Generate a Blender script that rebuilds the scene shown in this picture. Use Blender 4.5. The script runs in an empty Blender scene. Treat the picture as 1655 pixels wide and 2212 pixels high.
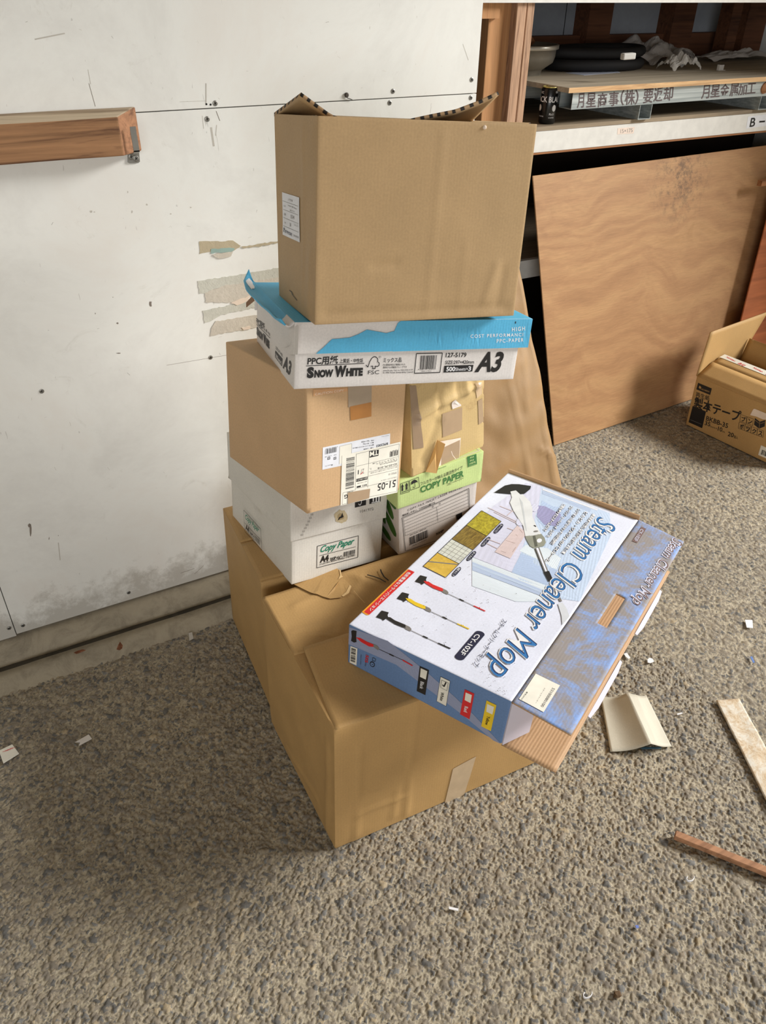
import bpy, bmesh, math, random
import numpy as np
from mathutils import Vector, Matrix, noise
random.seed(7)
scene = bpy.context.scene
col = scene.collection

# ------------------------------------------------------------------ camera
CAM_F, CAM_PITCH, CAM_ROLL, CAM_YAW, CAM_H = 1666.37, 0.61005, 0.016683, 0.50384, 1.45581
cd = bpy.data.cameras.new('camera')
cam = bpy.data.objects.new('camera', cd); col.objects.link(cam)
CR = Matrix.Rotation(-CAM_YAW, 3, 'Z') @ Matrix.Rotation(math.pi/2-CAM_PITCH, 3, 'X') @ Matrix.Rotation(CAM_ROLL, 3, 'Z')
cam.matrix_world = Matrix.Translation((0, 0, CAM_H)) @ CR.to_4x4()
cd.sensor_fit = 'VERTICAL'; cd.sensor_height = 36.0; cd.lens = 36.0*CAM_F/2212.0
cd.clip_start = 0.05
scene.camera = cam

# ------------------------------------------------------------------ light and exposure
scene.view_settings.view_transform = 'Standard'
scene.view_settings.look = 'None'
scene.view_settings.gamma = 1
scene.view_settings.exposure = 0.0
scene.view_settings.use_curve_mapping = False
w = bpy.data.worlds.new('sky'); scene.world = w; w.use_nodes = True
bg = w.node_tree.nodes['Background']
bg.inputs[0].default_value = (0.90, 0.95, 1.0, 1); bg.inputs[1].default_value = 0.11

def area(name, loc, target, sx, sy, power, color):
    l = bpy.data.lights.new(name, 'AREA'); l.shape = 'RECTANGLE'; l.size = sx; l.size_y = sy
    l.energy = power; l.color = color
    o = bpy.data.objects.new(name, l); col.objects.link(o)
    o.location = loc
    d = Vector(target)-Vector(loc)
    o.rotation_euler = d.to_track_quat('-Z', 'Y').to_euler()
    return o
# daylight through the open shutter on the right-hand end of the shed
area('daylight_opening', (7.2, -1.3, 4.3), (0.9, 1.0, 0.3), 2.6, 2.0, 985, (1.0, 0.985, 0.955))
# daylight from the yard behind the photographer
area('yard_daylight', (-1.6, -4.2, 1.5), (0.5, 1.4, 0.9), 3.6, 1.6, 108, (0.98, 0.99, 1.0))

# ------------------------------------------------------------------ geometry helpers
CO = Vector((0, 0, CAM_H))
def ray(u, v):
    return CR @ Vector(((u-827.5)/CAM_F, -(v-1106)/CAM_F, -1))
def onz(u, v, z=0.0):
    d = ray(u, v); return CO + d*((z-CAM_H)/d.z)
def ony(u, v, y):
    d = ray(u, v); return CO + d*(y/d.y)
def onx(u, v, x):
    d = ray(u, v); return CO + d*(x/d.x)
def onplane(u, v, p, n):
    d = ray(u, v); n = Vector(n); return CO + d*((Vector(p)-CO).dot(n)/d.dot(n))
def proj(X):
    q = CR.transposed() @ (Vector(X)-CO)
    return (827.5+CAM_F*q.x/-q.z, 1106-CAM_F*q.y/-q.z)
def Z(x0, y0, k):            # coordinates read off an enlarged crop
    return lambda x, y: (x0+x/k, y0+y/k)
def S(r, g, b):
    f = lambda c: ((c/255+0.055)/1.055)**2.4 if c > 10 else c/255/12.92
    return (f(r), f(g), f(b), 1)

def link(o, parent=None, **kw):
    col.objects.link(o)
    if parent is not None: o.parent = parent
    for k, v in kw.items(): o[k] = v
    return o
def empty(name, loc, label, category, group=None):
    o = bpy.data.objects.new(name, None); o.location = loc; o.empty_display_size = 0.05
    link(o, label=label, category=category)
    if group: o['group'] = group
    return o
def mesh_obj(name, bm, mats, parent=None, smooth=False, uv=True, **kw):
    me = bpy.data.meshes.new(name)
    bm.normal_update()
    bm.to_mesh(me); bm.free()
    for m in (mats if isinstance(mats, (list, tuple)) else [mats]): me.materials.append(m)
    if smooth:
        for p in me.polygons: p.use_smooth = True
    o = bpy.data.objects.new(name, me)
    link(o, parent, **kw)
    if parent is not None: o.matrix_parent_inverse = Matrix.Translation(-parent.location)
    return o
def thing(o, label, category, group=None):
    o['label'] = label; o['category'] = category
    if group: o['group'] = group
    return o
def bevel(o, w=0.002, seg=2, angle=50):
    m = o.modifiers.new('bevel', 'BEVEL'); m.width = w; m.segments = seg
    m.limit_method = 'ANGLE'; m.angle_limit = math.radians(angle); m.use_clamp_overlap = True
def solid(o, t, off=-1):
    m = o.modifiers.new('solid', 'SOLIDIFY'); m.thickness = t; m.offset = off
def abox(bm, lo, hi, rot=None, mat=0):
    lo, hi = Vector(lo), Vector(hi)
    vs = [bm.verts.new(Vector((x, y, z))) for z in (lo.z, hi.z) for y in (lo.y, hi.y) for x in (lo.x, hi.x)]
    if rot is not None:
        for v in vs: v.co = rot @ v.co
    for f in ((0,2,3,1),(4,5,7,6),(0,1,5,4),(2,6,7,3),(0,4,6,2),(1,3,7,5)):
        fc = bm.faces.new([vs[i] for i in f]); fc.material_index = mat
    return vs
def hexa_bm(bm, c, mat=0):   # 8 points, index = i + 2j + 4k
    vs = [bm.verts.new(Vector(p)) for p in c]
    for f in ((0,2,3,1),(4,5,7,6),(0,1,5,4),(2,6,7,3),(0,4,6,2),(1,3,7,5)):
        fc = bm.faces.new([vs[i] for i in f]); fc.material_index = mat
def bar(bm, a, b, w, h, up=(0,0,1), mat=0):
    a, b = Vector(a), Vector(b); d = (b-a).normalized(); s = d.cross(Vector(up)).normalized(); u = s.cross(d)
    c = []
    for k in (-1, 1):
        for j in (0, 1):
            for i in (-1, 1):
                c.append((a if j == 0 else b) + s*(i*w/2) + u*(k*h/2))
    hexa_bm(bm, c, mat)
def lathe(bm, prof, n=40, M=Matrix.Identity(4), cap=True, mat=0):
    rings = []
    for r, z in prof:
        rings.append([bm.verts.new(M @ Vector((r*math.cos(2*math.pi*i/n), r*math.sin(2*math.pi*i/n), z))) for i in range(n)])
    for a, b in zip(rings, rings[1:]):
        for i in range(n):
            f = bm.faces.new([a[i], a[(i+1) % n], b[(i+1) % n], b[i]]); f.material_index = mat
    if cap:
        f = bm.faces.new(rings[0][::-1]); f.material_index = mat
        f = bm.faces.new(rings[-1]); f.material_index = mat
def tube(bm, pts, r, n=8, closed=False, mat=0):
    pts = [Vector(p) for p in pts]; rings = []
    N = len(pts)
    for i, p in enumerate(pts):
        a = pts[(i-1) % N] if (closed or i > 0) else p
        b = pts[(i+1) % N] if (closed or i < N-1) else p
        d = (b-a).normalized()
        up = Vector((0, 0, 1)) if abs(d.z) < .9 else Vector((1, 0, 0))
        s = d.cross(up).normalized(); u = s.cross(d)
        rr = r(i/(N-1)) if callable(r) else r
        rings.append([bm.verts.new(p + (s*math.cos(2*math.pi*k/n)+u*math.sin(2*math.pi*k/n))*rr) for k in range(n)])
    M = N if closed else N-1
    for i in range(M):
        a, b = rings[i], rings[(i+1) % N]
        for k in range(n):
            f = bm.faces.new([a[k], a[(k+1) % n], b[(k+1) % n], b[k]]); f.material_index = mat
    if not closed:
        bm.faces.new(rings[0][::-1]); bm.faces.new(rings[-1])

# ------------------------------------------------------------------ materials
def new_mat(name):
    m = bpy.data.materials.new(name); m.use_nodes = True
    nt = m.node_tree; b = nt.nodes['Principled BSDF']
    return m, nt, b
def nd(nt, typ, **kw):
    n = nt.nodes.new(typ)
    for k, v in kw.items():
        if k.startswith('i_'):
            n.inputs[k[2:].replace('_', ' ')].default_value = v
        else: setattr(n, k, v)
    return n
def ramp(nt, fac, stops):
    r = nt.nodes.new('ShaderNodeValToRGB')
    els = r.color_ramp.elements
    while len(els) < len(stops): els.new(0.5)
    for e, (p, c) in zip(els, stops):
        e.position = p; e.color = c if len(c) == 4 else (*c, 1)
    nt.links.new(fac, r.inputs[0]); return r
def mapping(nt, src, scale=(1,1,1), rot=(0,0,0)):
    tc = nt.nodes.new('ShaderNodeTexCoord'); mp = nt.nodes.new('ShaderNodeMapping')
    mp.inputs['Scale'].default_value = scale; mp.inputs['Rotation'].default_value = rot
    nt.links.new(tc.outputs[src], mp.inputs[0]); return mp.outputs[0]
def noise_n(nt, vec, scale, detail=4, rough=.55, dist=0.0):
    n = nt.nodes.new('ShaderNodeTexNoise'); n.inputs['Scale'].default_value = scale
    n.inputs['Detail'].default_value = detail; n.inputs['Roughness'].default_value = rough
    n.inputs['Distortion'].default_value = dist
    nt.links.new(vec, n.inputs['Vector']); return n.outputs[0]
def mixc(nt, fac, a, b, blend='MIX'):
    m = nt.nodes.new('ShaderNodeMix'); m.data_type = 'RGBA'; m.blend_type = blend
    for sock, v in ((0, fac), (6, a), (7, b)):
        if isinstance(v, (int, float)): m.inputs[sock].default_value = v
        elif isinstance(v, tuple): m.inputs[sock].default_value = v
        else: nt.links.new(v, m.inputs[sock])
    return m.outputs[2]
def bump(nt, b, h, strength, dist=0.001, prev=None):
    n = nt.nodes.new('ShaderNodeBump'); n.inputs['Strength'].default_value = strength
    n.inputs['Distance'].default_value = dist
    nt.links.new(h, n.inputs['Height'])
    if prev: nt.links.new(prev, n.inputs['Normal'])
    nt.links.new(n.outputs[0], b.inputs['Normal']); return n.outputs[0]
def mul(c, k): return (min(1, c[0]*k), min(1, c[1]*k), min(1, c[2]*k), 1)

def plain(name, c, rough=.6, metal=0.0, spec=.5):
    m, nt, b = new_mat(name)
    v = mapping(nt, 'Object'); n = noise_n(nt, v, 35, 3)
    r = ramp(nt, n, [(.3, mul(c, .93)), (.7, mul(c, 1.05))])
    nt.links.new(r.outputs[0], b.inputs['Base Color'])
    b.inputs['Roughness'].default_value = rough; b.inputs['Metallic'].default_value = metal
    b.inputs['Specular IOR Level'].default_value = spec
    return m
def card(name, c, flute=0.25, rough=.62, flutedir=0, speck=0.0, stripes=0.05, dirt=None):
    """paper board: mottled colour, faint flutes running across the sheet"""
    m, nt, b = new_mat(name)
    uv = mapping(nt, 'UV')
    n1 = noise_n(nt, uv, 9, 4); n2 = noise_n(nt, uv, 260, 3)
    base = ramp(nt, n1, [(.25, mul(c, .93)), (.75, mul(c, 1.06))]).outputs[0]
    fine = ramp(nt, n2, [(.3, (.93, .93, .93)), (.7, (1.04, 1.04, 1.04))]).outputs[0]
    colr = mixc(nt, 1.0, base, fine, 'MULTIPLY')
    wv = nt.nodes.new('ShaderNodeTexWave'); wv.wave_type = 'BANDS'
    wv.bands_direction = 'X' if flutedir == 0 else 'Y'
    wv.inputs['Scale'].default_value = 55; wv.inputs['Distortion'].default_value = 0.6
    wv.inputs['Detail'].default_value = 1
    nt.links.new(uv, wv.inputs['Vector'])
    st = ramp(nt, wv.outputs[1], [(0, (1-stripes,)*3), (1, (1, 1, 1))]).outputs[0]
    colr = mixc(nt, 1.0, colr, st, 'MULTIPLY')
    if dirt:
        dn = noise_n(nt, uv, dirt[1], 10, .78, .35)
        f = ramp(nt, dn, [(dirt[2], (0, 0, 0)), (dirt[3], (1, 1, 1))]).outputs[0]
        colr = mixc(nt, f, colr, dirt[0])
    if speck:
        vo = nt.nodes.new('ShaderNodeTexVoronoi'); vo.inputs['Scale'].default_value = 95
        nt.links.new(uv, vo.inputs['Vector'])
        f = ramp(nt, vo.outputs['Distance'], [(0.0, (1, 1, 1)), (.09, (0, 0, 0))]).outputs[0]
        pn = noise_n(nt, uv, 14, 2)
        f2 = ramp(nt, pn, [(.5, (0, 0, 0)), (.62, (speck,)*3)]).outputs[0]
        f = mixc(nt, 1.0, f, f2, 'MULTIPLY')
        colr = mixc(nt, f, colr, S(70, 62, 50))
    nt.links.new(colr, b.inputs['Base Color'])
    b.inputs['Roughness'].default_value = rough
    b.inputs['Specular IOR Level'].default_value = .35
    p = bump(nt, b, wv.outputs[1], flute, .0006)
    bump(nt, b, n1, .35, .004, p)
    return m
def wood(name, c1, c2, scale=1.0, axis=0, rough=.7, ring=9, contrast=1.0):
    m, nt, b = new_mat(name)
    sc = [22, 22, 22]; sc[axis] = 1.6
    v = mapping(nt, 'Object', tuple(s*scale for s in sc))
    n = noise_n(nt, v, 1.0, 6, .62, .8)
    sc2 = [90, 90, 90]; sc2[axis] = 3
    v2 = mapping(nt, 'Object', tuple(s*scale for s in sc2)); n2 = noise_n(nt, v2, 1.0, 3)
    r = ramp(nt, n, [(.30, c2), (.46, c1), (.54, mul(c1, 1.12)), (.7, c2)])
    f = ramp(nt, n2, [(.3, (.8, .8, .8)), (.7, (1.1, 1.1, 1.1))]).outputs[0]
    cc = mixc(nt, 1.0, r.outputs[0], f, 'MULTIPLY')
    nt.links.new(cc, b.inputs['Base Color']); b.inputs['Roughness'].default_value = rough
    b.inputs['Specular IOR Level'].default_value = .3
    bump(nt, b, n2, .4, .001)
    return m
KR = S(190, 153, 105)
M_kraft_T = card('kraft_board', S(182, 152, 111), stripes=.012, flute=.05)
M_kraft_C = card('kraft_board_tan', S(205, 169, 127), stripes=.012, flute=.06)
M_kraft_P = card('kraft_board_pale', S(200, 172, 120), stripes=.02, flute=.08, dirt=(S(150, 118, 75), 6, .55, .75))
M_kraft_B = card('kraft_board_golden', S(187, 150, 97), stripes=.02, flute=.08)
M_kraft_in = card('kraft_inner_corrugated', S(194, 156, 116), flute=.5, stripes=.14, flutedir=0)
M_kraft_K = card('kraft_paper_sheet', S(160, 128, 88), flute=.05, stripes=.02, dirt=(S(160, 122, 76), 5, .5, .7))
M_white_A3 = card('white_board', S(228, 223, 219), speck=.8, stripes=.01, flute=.05)
M_white_A4 = card('white_board_dusty', S(221, 217, 208), stripes=.02, flute=.08, dirt=(S(176, 168, 152), 7, .56, .8))
M_white_G = card('white_board_warm', S(205, 196, 188), stripes=.02, flute=.08)
M_blue = card('sky_blue_print', S(92, 184, 226), stripes=.02, flute=.1)
M_green = card('pale_green_print', S(196, 214, 142), stripes=.02, flute=.1)
M_lav = card('pale_lavender_print', S(228, 232, 248), stripes=.01, flute=.06, speck=.7)
M_sideblue = card('steel_blue_print', S(104, 134, 178), stripes=.02, flute=.06)
M_flapblue = card('dusty_blue_print', S(136, 168, 226), stripes=.03, flute=.15, dirt=(S(148, 141, 138), 8, .40, .52))
M_black = plain('black_ink', S(28, 26, 26), .55)
M_navy = plain('navy_ink', S(38, 40, 66), .5)
M_white = plain('white_ink', S(238, 238, 240), .5)
M_greenink = plain('dark_green_ink', S(62, 120, 58), .5)
M_teal = plain('teal_ink', S(22, 130, 100), .5)
M_red = plain('red_ink', S(214, 38, 42), .45)
M_orange = plain('orange_ink', S(240, 160, 40), .45)
M_yellow = plain('yellow_ink', S(236, 200, 40), .45)
M_grey = plain('grey_ink', S(128, 124, 120), .5)
M_title = plain('deep_blue_ink', S(44, 96, 158), .45)
M_label = plain('label_paper', S(236, 232, 218), .55)
M_labelw = plain('label_paper_white', S(228, 230, 236), .5)
M_tape = plain('brown_packing_tape', S(172, 146, 116), .35)
M_tape2 = plain('amber_packing_tape', S(176, 120, 62), .35)
M_tapec = plain('clear_tape', S(196, 172, 140), .25)
M_torn = plain('torn_paper_core', S(232, 214, 196), .8)
M_steel = plain('dull_steel', S(150, 148, 142), .45, .85)
M_darkhole = plain('dark_gap', S(14, 12, 10), .9)

# corrugated cut edge: dark gaps between light flutes
def zig():
    m, nt, b = new_mat('corrugated_cut_edge')
    uv = mapping(nt, 'UV')
    wv = nt.nodes.new('ShaderNodeTexWave'); wv.bands_direction = 'DIAGONAL'; wv.inputs['Scale'].default_value = 38
    nt.links.new(uv, wv.inputs['Vector'])
    r = ramp(nt, wv.outputs[1], [(.25, S(25, 18, 10)), (.6, S(170, 138, 100))])
    nt.links.new(r.outputs[0], b.inputs['Base Color']); b.inputs['Roughness'].default_value = .8
    return m
M_zig = zig()

# ------------------------------------------------------------------ curved / dented quads
class Quad:
    """bilinear sheet; s runs P00->P10, t runs P00->P01; bump(s,t) in metres along the outward normal"""
    def __init__(self, p00, p10, p11, p01, bumpf=None, edge=True):
        self.p = [Vector(q) for q in (p00, p10, p11, p01)]
        a = (self.p[1]-self.p[0]); b = (self.p[3]-self.p[0])
        c = self.p[2]-self.p[3]; d = self.p[2]-self.p[1]
        self.W = (a.length+c.length)/2; self.H = (b.length+d.length)/2
        self.n = ((a+c).cross(b+d)).normalized()
        self.bf = bumpf; self.edge = edge
    def base(self, s, t):
        p = self.p
        return p[0]*((1-s)*(1-t)) + p[1]*(s*(1-t)) + p[2]*(s*t) + p[3]*((1-s)*t)
    def at(self, s, t, lift=0.0):
        q = self.base(s, t); h = lift
        if self.bf:
            fade = 1.0
            if self.edge:
                e = min(s*self.W, (1-s)*self.W, t*self.H, (1-t)*self.H)
                fade = max(0.0, min(1.0, e/0.02))
            h += self.bf(s*self.W, t*self.H)*fade
        return q + self.n*h
    def inv(self, px):
        s = t = .5
        for _ in range(12):
            u, v = proj(self.base(s, t)); e = 1e-4
            us, vs_ = proj(self.base(s+e, t)); ut, vt = proj(self.base(s, t+e))
            a, b, c, d = (us-u)/e, (ut-u)/e, (vs_-v)/e, (vt-v)/e
            du, dv = px[0]-u, px[1]-v; D = a*d-b*c
            s += (d*du-b*dv)/D; t += (a*dv-c*du)/D
        return s, t
def grid_face(bm, q, cell=.01, uvl=None, mat=0, flip=False, hole=None):
    ns = max(1, int(round(q.W/cell))); nt_ = max(1, int(round(q.H/cell)))
    S_ = [i/ns for i in range(ns+1)]; T_ = [j/nt_ for j in range(nt_+1)]
    if hole:
        for x in hole[:2]: S_[min(range(len(S_)), key=lambda i: abs(S_[i]-x))] = x
        for x in hole[2:]: T_[min(range(len(T_)), key=lambda i: abs(T_[i]-x))] = x
    V = [[bm.verts.new(q.at(s, t)) for s in S_] for t in T_]
    for j in range(nt_):
        for i in range(ns):
            if hole and hole[0]-1e-6 <= S_[i] and S_[i+1] <= hole[1]+1e-6 and hole[2]-1e-6 <= T_[j] and T_[j+1] <= hole[3]+1e-6:
                continue
            f = bm.faces.new([V[j][i], V[j][i+1], V[j+1][i+1], V[j+1][i]])
            f.material_index = mat; f.smooth = True
            for l, (a, b) in zip(f.loops, ((i, j), (i+1, j), (i+1, j+1), (i, j+1))):
                l[uvl].uv = (S_[a]*q.W, T_[b]*q.H)
def dents(seed, amp, scale=9.0, lines=()):
    off = Vector((seed*3.7, seed*1.3, seed*.9))
    def f(x, y):
        h = noise.noise(Vector((x*scale, y*scale, 0))+off)*amp + noise.noise(Vector((x*scale*3.1, y*scale*3.1, 5))+off)*amp*.35
        for (x0, y0, x1, y1, a, wd) in lines:
            dx, dy = x1-x0, y1-y0; L = max(1e-6, dx*dx+dy*dy)
            k = max(0, min(1, ((x-x0)*dx+(y-y0)*dy)/L))
            d = math.hypot(x-x0-k*dx, y-y0-k*dy)
            h += a*math.exp(-(d/max(wd, .007))**2)
        return h
    return f
class Box:
    IDX = {'front': (0, 1, 5, 4), 'left': (2, 0, 4, 6), 'top': (4, 5, 7, 6), 'right': (1, 3, 7, 5), 'back': (3, 2, 6, 7), 'bottom': (2, 3, 1, 0)}
    def __init__(self, c, bumps=None):
        self.c = [Vector(p) for p in c]; bumps = bumps or {}
        self.q = {k: Quad(*[self.c[i] for i in v], bumpf=bumps.get(k)) for k, v in self.IDX.items()}
    def build(self, name, mats, parent, faces=None, facemat=None, cell=.01, bev=.0025, thick=0.0):
        bm = bmesh.new(); uvl = bm.loops.layers.uv.new('UVMap')
        for k in (faces or self.IDX):
            grid_face(bm, self.q[k], cell if k in ('front', 'left', 'top') else .05 if False else cell, uvl, (facemat or {}).get(k, 0))
        bmesh.ops.remove_doubles(bm, verts=bm.verts, dist=.0005)
        o = mesh_obj(name, bm, mats, parent)
        if thick: solid(o, thick)
        if bev: bevel(o, bev, 2, 55)
        return o
def sub_box(c, s0, s1, t0, t1, k0, k1, grow=0.0):
    """corners of a box inside/around box c, in fractions of it, grown outward in metres"""
    c = [Vector(p) for p in c]
    def at(s, t, k):
        r = Vector((0, 0, 0))
        for i in (0, 1):
            for j in (0, 1):
                for l in (0, 1):
                    r += c[i+2*j+4*l]*((s if i else 1-s)*(t if j else 1-t)*(k if l else 1-k))
        return r
    x = (c[1]-c[0]).normalized()*grow; y = (c[2]-c[0]).normalized()*grow
    out = []
    for l in (0, 1):
        for j in (0, 1):
            for i in (0, 1):
                out.append(at((s0, s1)[i], (t0, t1)[j], (k0, k1)[l]) + x*(1 if i else -1) + y*(1 if j else -1))
    return out

# ------------------------------------------------------------------ printing on faces
_txt = {}
def text_mesh(s, bold=0.0, shear=0.0, space=1.0):
    key = (s, bold, shear, space)
    if key in _txt: return _txt[key]
    cu = bpy.data.curves.new('t', 'FONT'); cu.body = s; cu.size = 1; cu.offset = bold; cu.shear = shear
    cu.space_character = space; cu.resolution_u = 3
    o = bpy.data.objects.new('t', cu); col.objects.link(o)
    dg = bpy.context.evaluated_depsgraph_get(); dg.update()
    me = bpy.data.meshes.new_from_object(o.evaluated_get(dg))
    vs = [tuple(v.co[:2]) for v in me.vertices]; fs = [tuple(p.vertices) for p in me.polygons]
    bpy.data.objects.remove(o); bpy.data.curves.remove(cu); bpy.data.meshes.remove(me)
    _txt[key] = (vs, fs); return _txt[key]
class Print:
    """collects flat ink shapes on one face and links them as one mesh"""
    def __init__(self, quad, parent, name, lift=.0005, base=None):
        self.q, self.parent, self.name = quad, parent, name
        self.bm = bmesh.new(); self.mats = []; self.lift = lift; self.z = base or (lambda x, y: (x, y))
        self.uvl = self.bm.loops.layers.uv.new('UVMap')
        self.ls = [self.bm.verts.layers.float.new(n) for n in ('s', 't', 'l')]
    def vert(self, s, t, lift):
        v = self.bm.verts.new(self.q.at(s, t, lift))
        for k, x in zip(self.ls, (s, t, lift)): v[k] = x
        return v
    def mi(self, m):
        if m not in self.mats: self.mats.append(m)
        return self.mats.index(m)
    def st(self, p): return self.q.inv(self.z(*p))
    def _face(self, sts, m, lv):
        try:
            f = self.bm.faces.new([self.vert(s, t, self.lift+lv*.00015) for s, t in sts])
        except ValueError: return
        if f.normal.length == 0: f.normal_update()
        f.normal_update()
        if f.normal.dot(self.q.n) < 0: f.normal_flip()
        f.material_index = self.mi(m)
        for l, (s, t) in zip(f.loops, sts if True else sts): l[self.uvl].uv = (s*self.q.W, t*self.q.H)
    def poly(self, pts, m, lv=0):
        self._face([self.st(p) for p in pts], m, lv); return self
    def rect(self, pts, m, lv=0, n=4):
        a, b, c, d = [self.st(p) for p in pts]
        L = lambda p, q, k: (p[0]+(q[0]-p[0])*k, p[1]+(q[1]-p[1])*k)
        for i in range(n):
            for j in range(n):
                P = []
                for (x, y) in ((i, j), (i+1, j), (i+1, j+1), (i, j+1)):
                    P.append(L(L(a, b, x/n), L(d, c, x/n), y/n))
                self._face(P, m, lv)
        return self
    def line(self, p, q, w, m, lv=1):
        a, b = self.st(p), self.st(q)
        dx, dy = (b[0]-a[0])*self.q.W, (b[1]-a[1])*self.q.H; L = math.hypot(dx, dy) or 1e-6
        nx, ny = -dy/L*w/2/self.q.W, dx/L*w/2/self.q.H
        self._face([(a[0]+nx, a[1]+ny), (a[0]-nx, a[1]-ny), (b[0]-nx, b[1]-ny), (b[0]+nx, b[1]+ny)], m, lv); return self
    def lines(self, pts, w, m, lv=1, closed=False):
        for a, b in zip(pts, pts[1:]+([pts[0]] if closed else [])): self.line(a, b, w, m, lv)
        return self
    def text(self, s, p0, p1, p2, m, bold=0.0, shear=0.0, lv=1, space=1.0, off=(0, 0)):
        vs, fs = text_mesh(s, bold, shear, space)
        if not vs: return self
        x0 = min(v[0] for v in vs); x1 = max(v[0] for v in vs); h = max(v[1] for v in vs)
        A, B, C = self.st(p0), self.st(p1), self.st(p2)
        ux, uy = (B[0]-A[0])/(x1-x0), (B[1]-A[1])/(x1-x0)
        vx, vy = (C[0]-A[0])/h, (C[1]-A[1])/h
        P = []
        for x, y in vs:
            x -= x0
            P.append((A[0]+ux*x+vx*y+off[0]/self.q.W, A[1]+uy*x+vy*y+off[1]/self.q.H))
        bv = [self.vert(s_, t_, self.lift+lv*.00015) for s_, t_ in P]
        mi = self.mi(m)
        for f in fs:
            try: fc = self.bm.faces.new([bv[i] for i in f])
            except ValueError: continue
            fc.material_index = mi
            fc.normal_update()
            if fc.normal.dot(self.q.n) < 0: fc.normal_flip()
        return self
    def bars(self, pts, n, m, lv=1, seed=1):
        """vertical bars between pts a->b (start side to end side), c,d the other ends"""
        r = random.Random(seed); a, b, c, d = [self.st(p) for p in pts]
        L = lambda p, q, k: (p[0]+(q[0]-p[0])*k, p[1]+(q[1]-p[1])*k)
        x = 0; ws = [r.choice((1, 1, 2, 3)) for _ in range(n*2)]; T = sum(ws)
        for i, wd in enumerate(ws):
            if i % 2 == 0:
                k0, k1 = x/T, (x+wd)/T
                self._face([L(a, b, k0), L(a, b, k1), L(d, c, k1), L(d, c, k0)], m, lv)
            x += wd
        return self
    def ellipse(self, c, e1, e2, m, lv=1, n=20):
        C, A, B = self.st(c), self.st(e1), self.st(e2)
        self._face([(C[0]+(A[0]-C[0])*math.cos(t)+(B[0]-C[0])*math.sin(t), C[1]+(A[1]-C[1])*math.cos(t)+(B[1]-C[1])*math.sin(t))
                    for t in [2*math.pi*i/n for i in range(n)]], m, lv); return self
    def done(self, **kw):
        if self.q.bf:      # follow the dents of the sheet underneath
            bmesh.ops.triangulate(self.bm, faces=[f for f in self.bm.faces if max(e.calc_length() for e in f.edges) > .010])
            for _ in range(5):
                es = [e for e in self.bm.edges if e.calc_length() > .010]
                if not es: break
                bmesh.ops.subdivide_edges(self.bm, edges=es, cuts=1)
            a, b, c = self.ls
            for v in self.bm.verts: v.co = self.q.at(v[a], v[b], v[c])
        return mesh_obj(self.name, self.bm, self.mats or [M_black], self.parent, **kw)

BX = {
    'B1': [(0.3539,0.8191,0.0), (0.8950,0.7966,0.0), (0.3596,1.1837,0.0), (0.9040,1.1637,0.0), (0.3565,0.8093,0.3761), (0.8966,0.7900,0.3530), (0.3683,1.1863,0.3792), (0.9092,1.1654,0.3680)],
    'B2': [(0.3729,1.2177,0.0), (0.8943,1.1977,0.0), (0.3979,1.5658,0.0), (0.9086,1.5328,0.0), (0.3806,1.2213,0.3911), (0.8989,1.2018,0.3760), (0.4053,1.5512,0.3736), (0.9130,1.5241,0.3803)],
    'A4': [(0.4357,1.1861,0.3910), (0.6569,1.1999,0.3693), (0.4146,1.5043,0.3685), (0.6349,1.5173,0.3553), (0.4568,1.2051,0.6142), (0.6779,1.2188,0.5923), (0.4354,1.5228,0.5910), (0.6556,1.5360,0.5680)],
    'C': [(0.4493,1.1153,0.6142), (0.6668,1.1414,0.5883), (0.4043,1.4338,0.5820), (0.6251,1.4600,0.5578), (0.4728,1.1428,0.8650), (0.6919,1.1692,0.8403), (0.4312,1.4610,0.8339), (0.6504,1.4875,0.8095)],
    'A3': [(0.4478,1.1389,0.8632), (0.8758,1.0777,0.8178), (0.4914,1.4407,0.8313), (0.9151,1.3815,0.7868), (0.4628,1.1481,0.9782), (0.8894,1.0875,0.9328), (0.5050,1.4506,0.9467), (0.9287,1.3913,0.9020)],
    'T': [(0.4784,1.1083,0.9847), (0.8472,1.0625,0.9543), (0.5077,1.3390,0.9551), (0.8744,1.2946,0.9266), (0.5097,1.1394,1.2847), (0.8764,1.0951,1.2589), (0.5328,1.3733,1.2567), (0.9017,1.3280,1.2293)],
    'G': [(0.6894,1.1753,0.3880), (0.8909,1.1785,0.3781), (0.6744,1.4844,0.3853), (0.8802,1.4872,0.3828), (0.6799,1.1687,0.5914), (0.8905,1.1802,0.6016), (0.6651,1.4791,0.5964), (0.8764,1.4898,0.6062)],
    'P': [(0.7085,1.1625,0.5924), (0.9090,1.1925,0.5985), (0.6785,1.4084,0.5887), (0.8703,1.4390,0.5930), (0.7039,1.1781,0.8134), (0.9003,1.2091,0.7967), (0.6769,1.4242,0.7957), (0.8620,1.4553,0.7781)],
    'M': [(0.4473,0.9412,0.3775), (0.6013,0.6531,0.3687), (1.0419,1.2643,0.3509), (1.1972,0.9757,0.3420), (0.4497,0.9395,0.4774), (0.6089,0.6531,0.4728), (1.0466,1.2646,0.4541), (1.2020,0.9747,0.4436)],
}
YW = 1.6845      # face of the white wall
YS = 2.17        # front of the shelving
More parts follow.
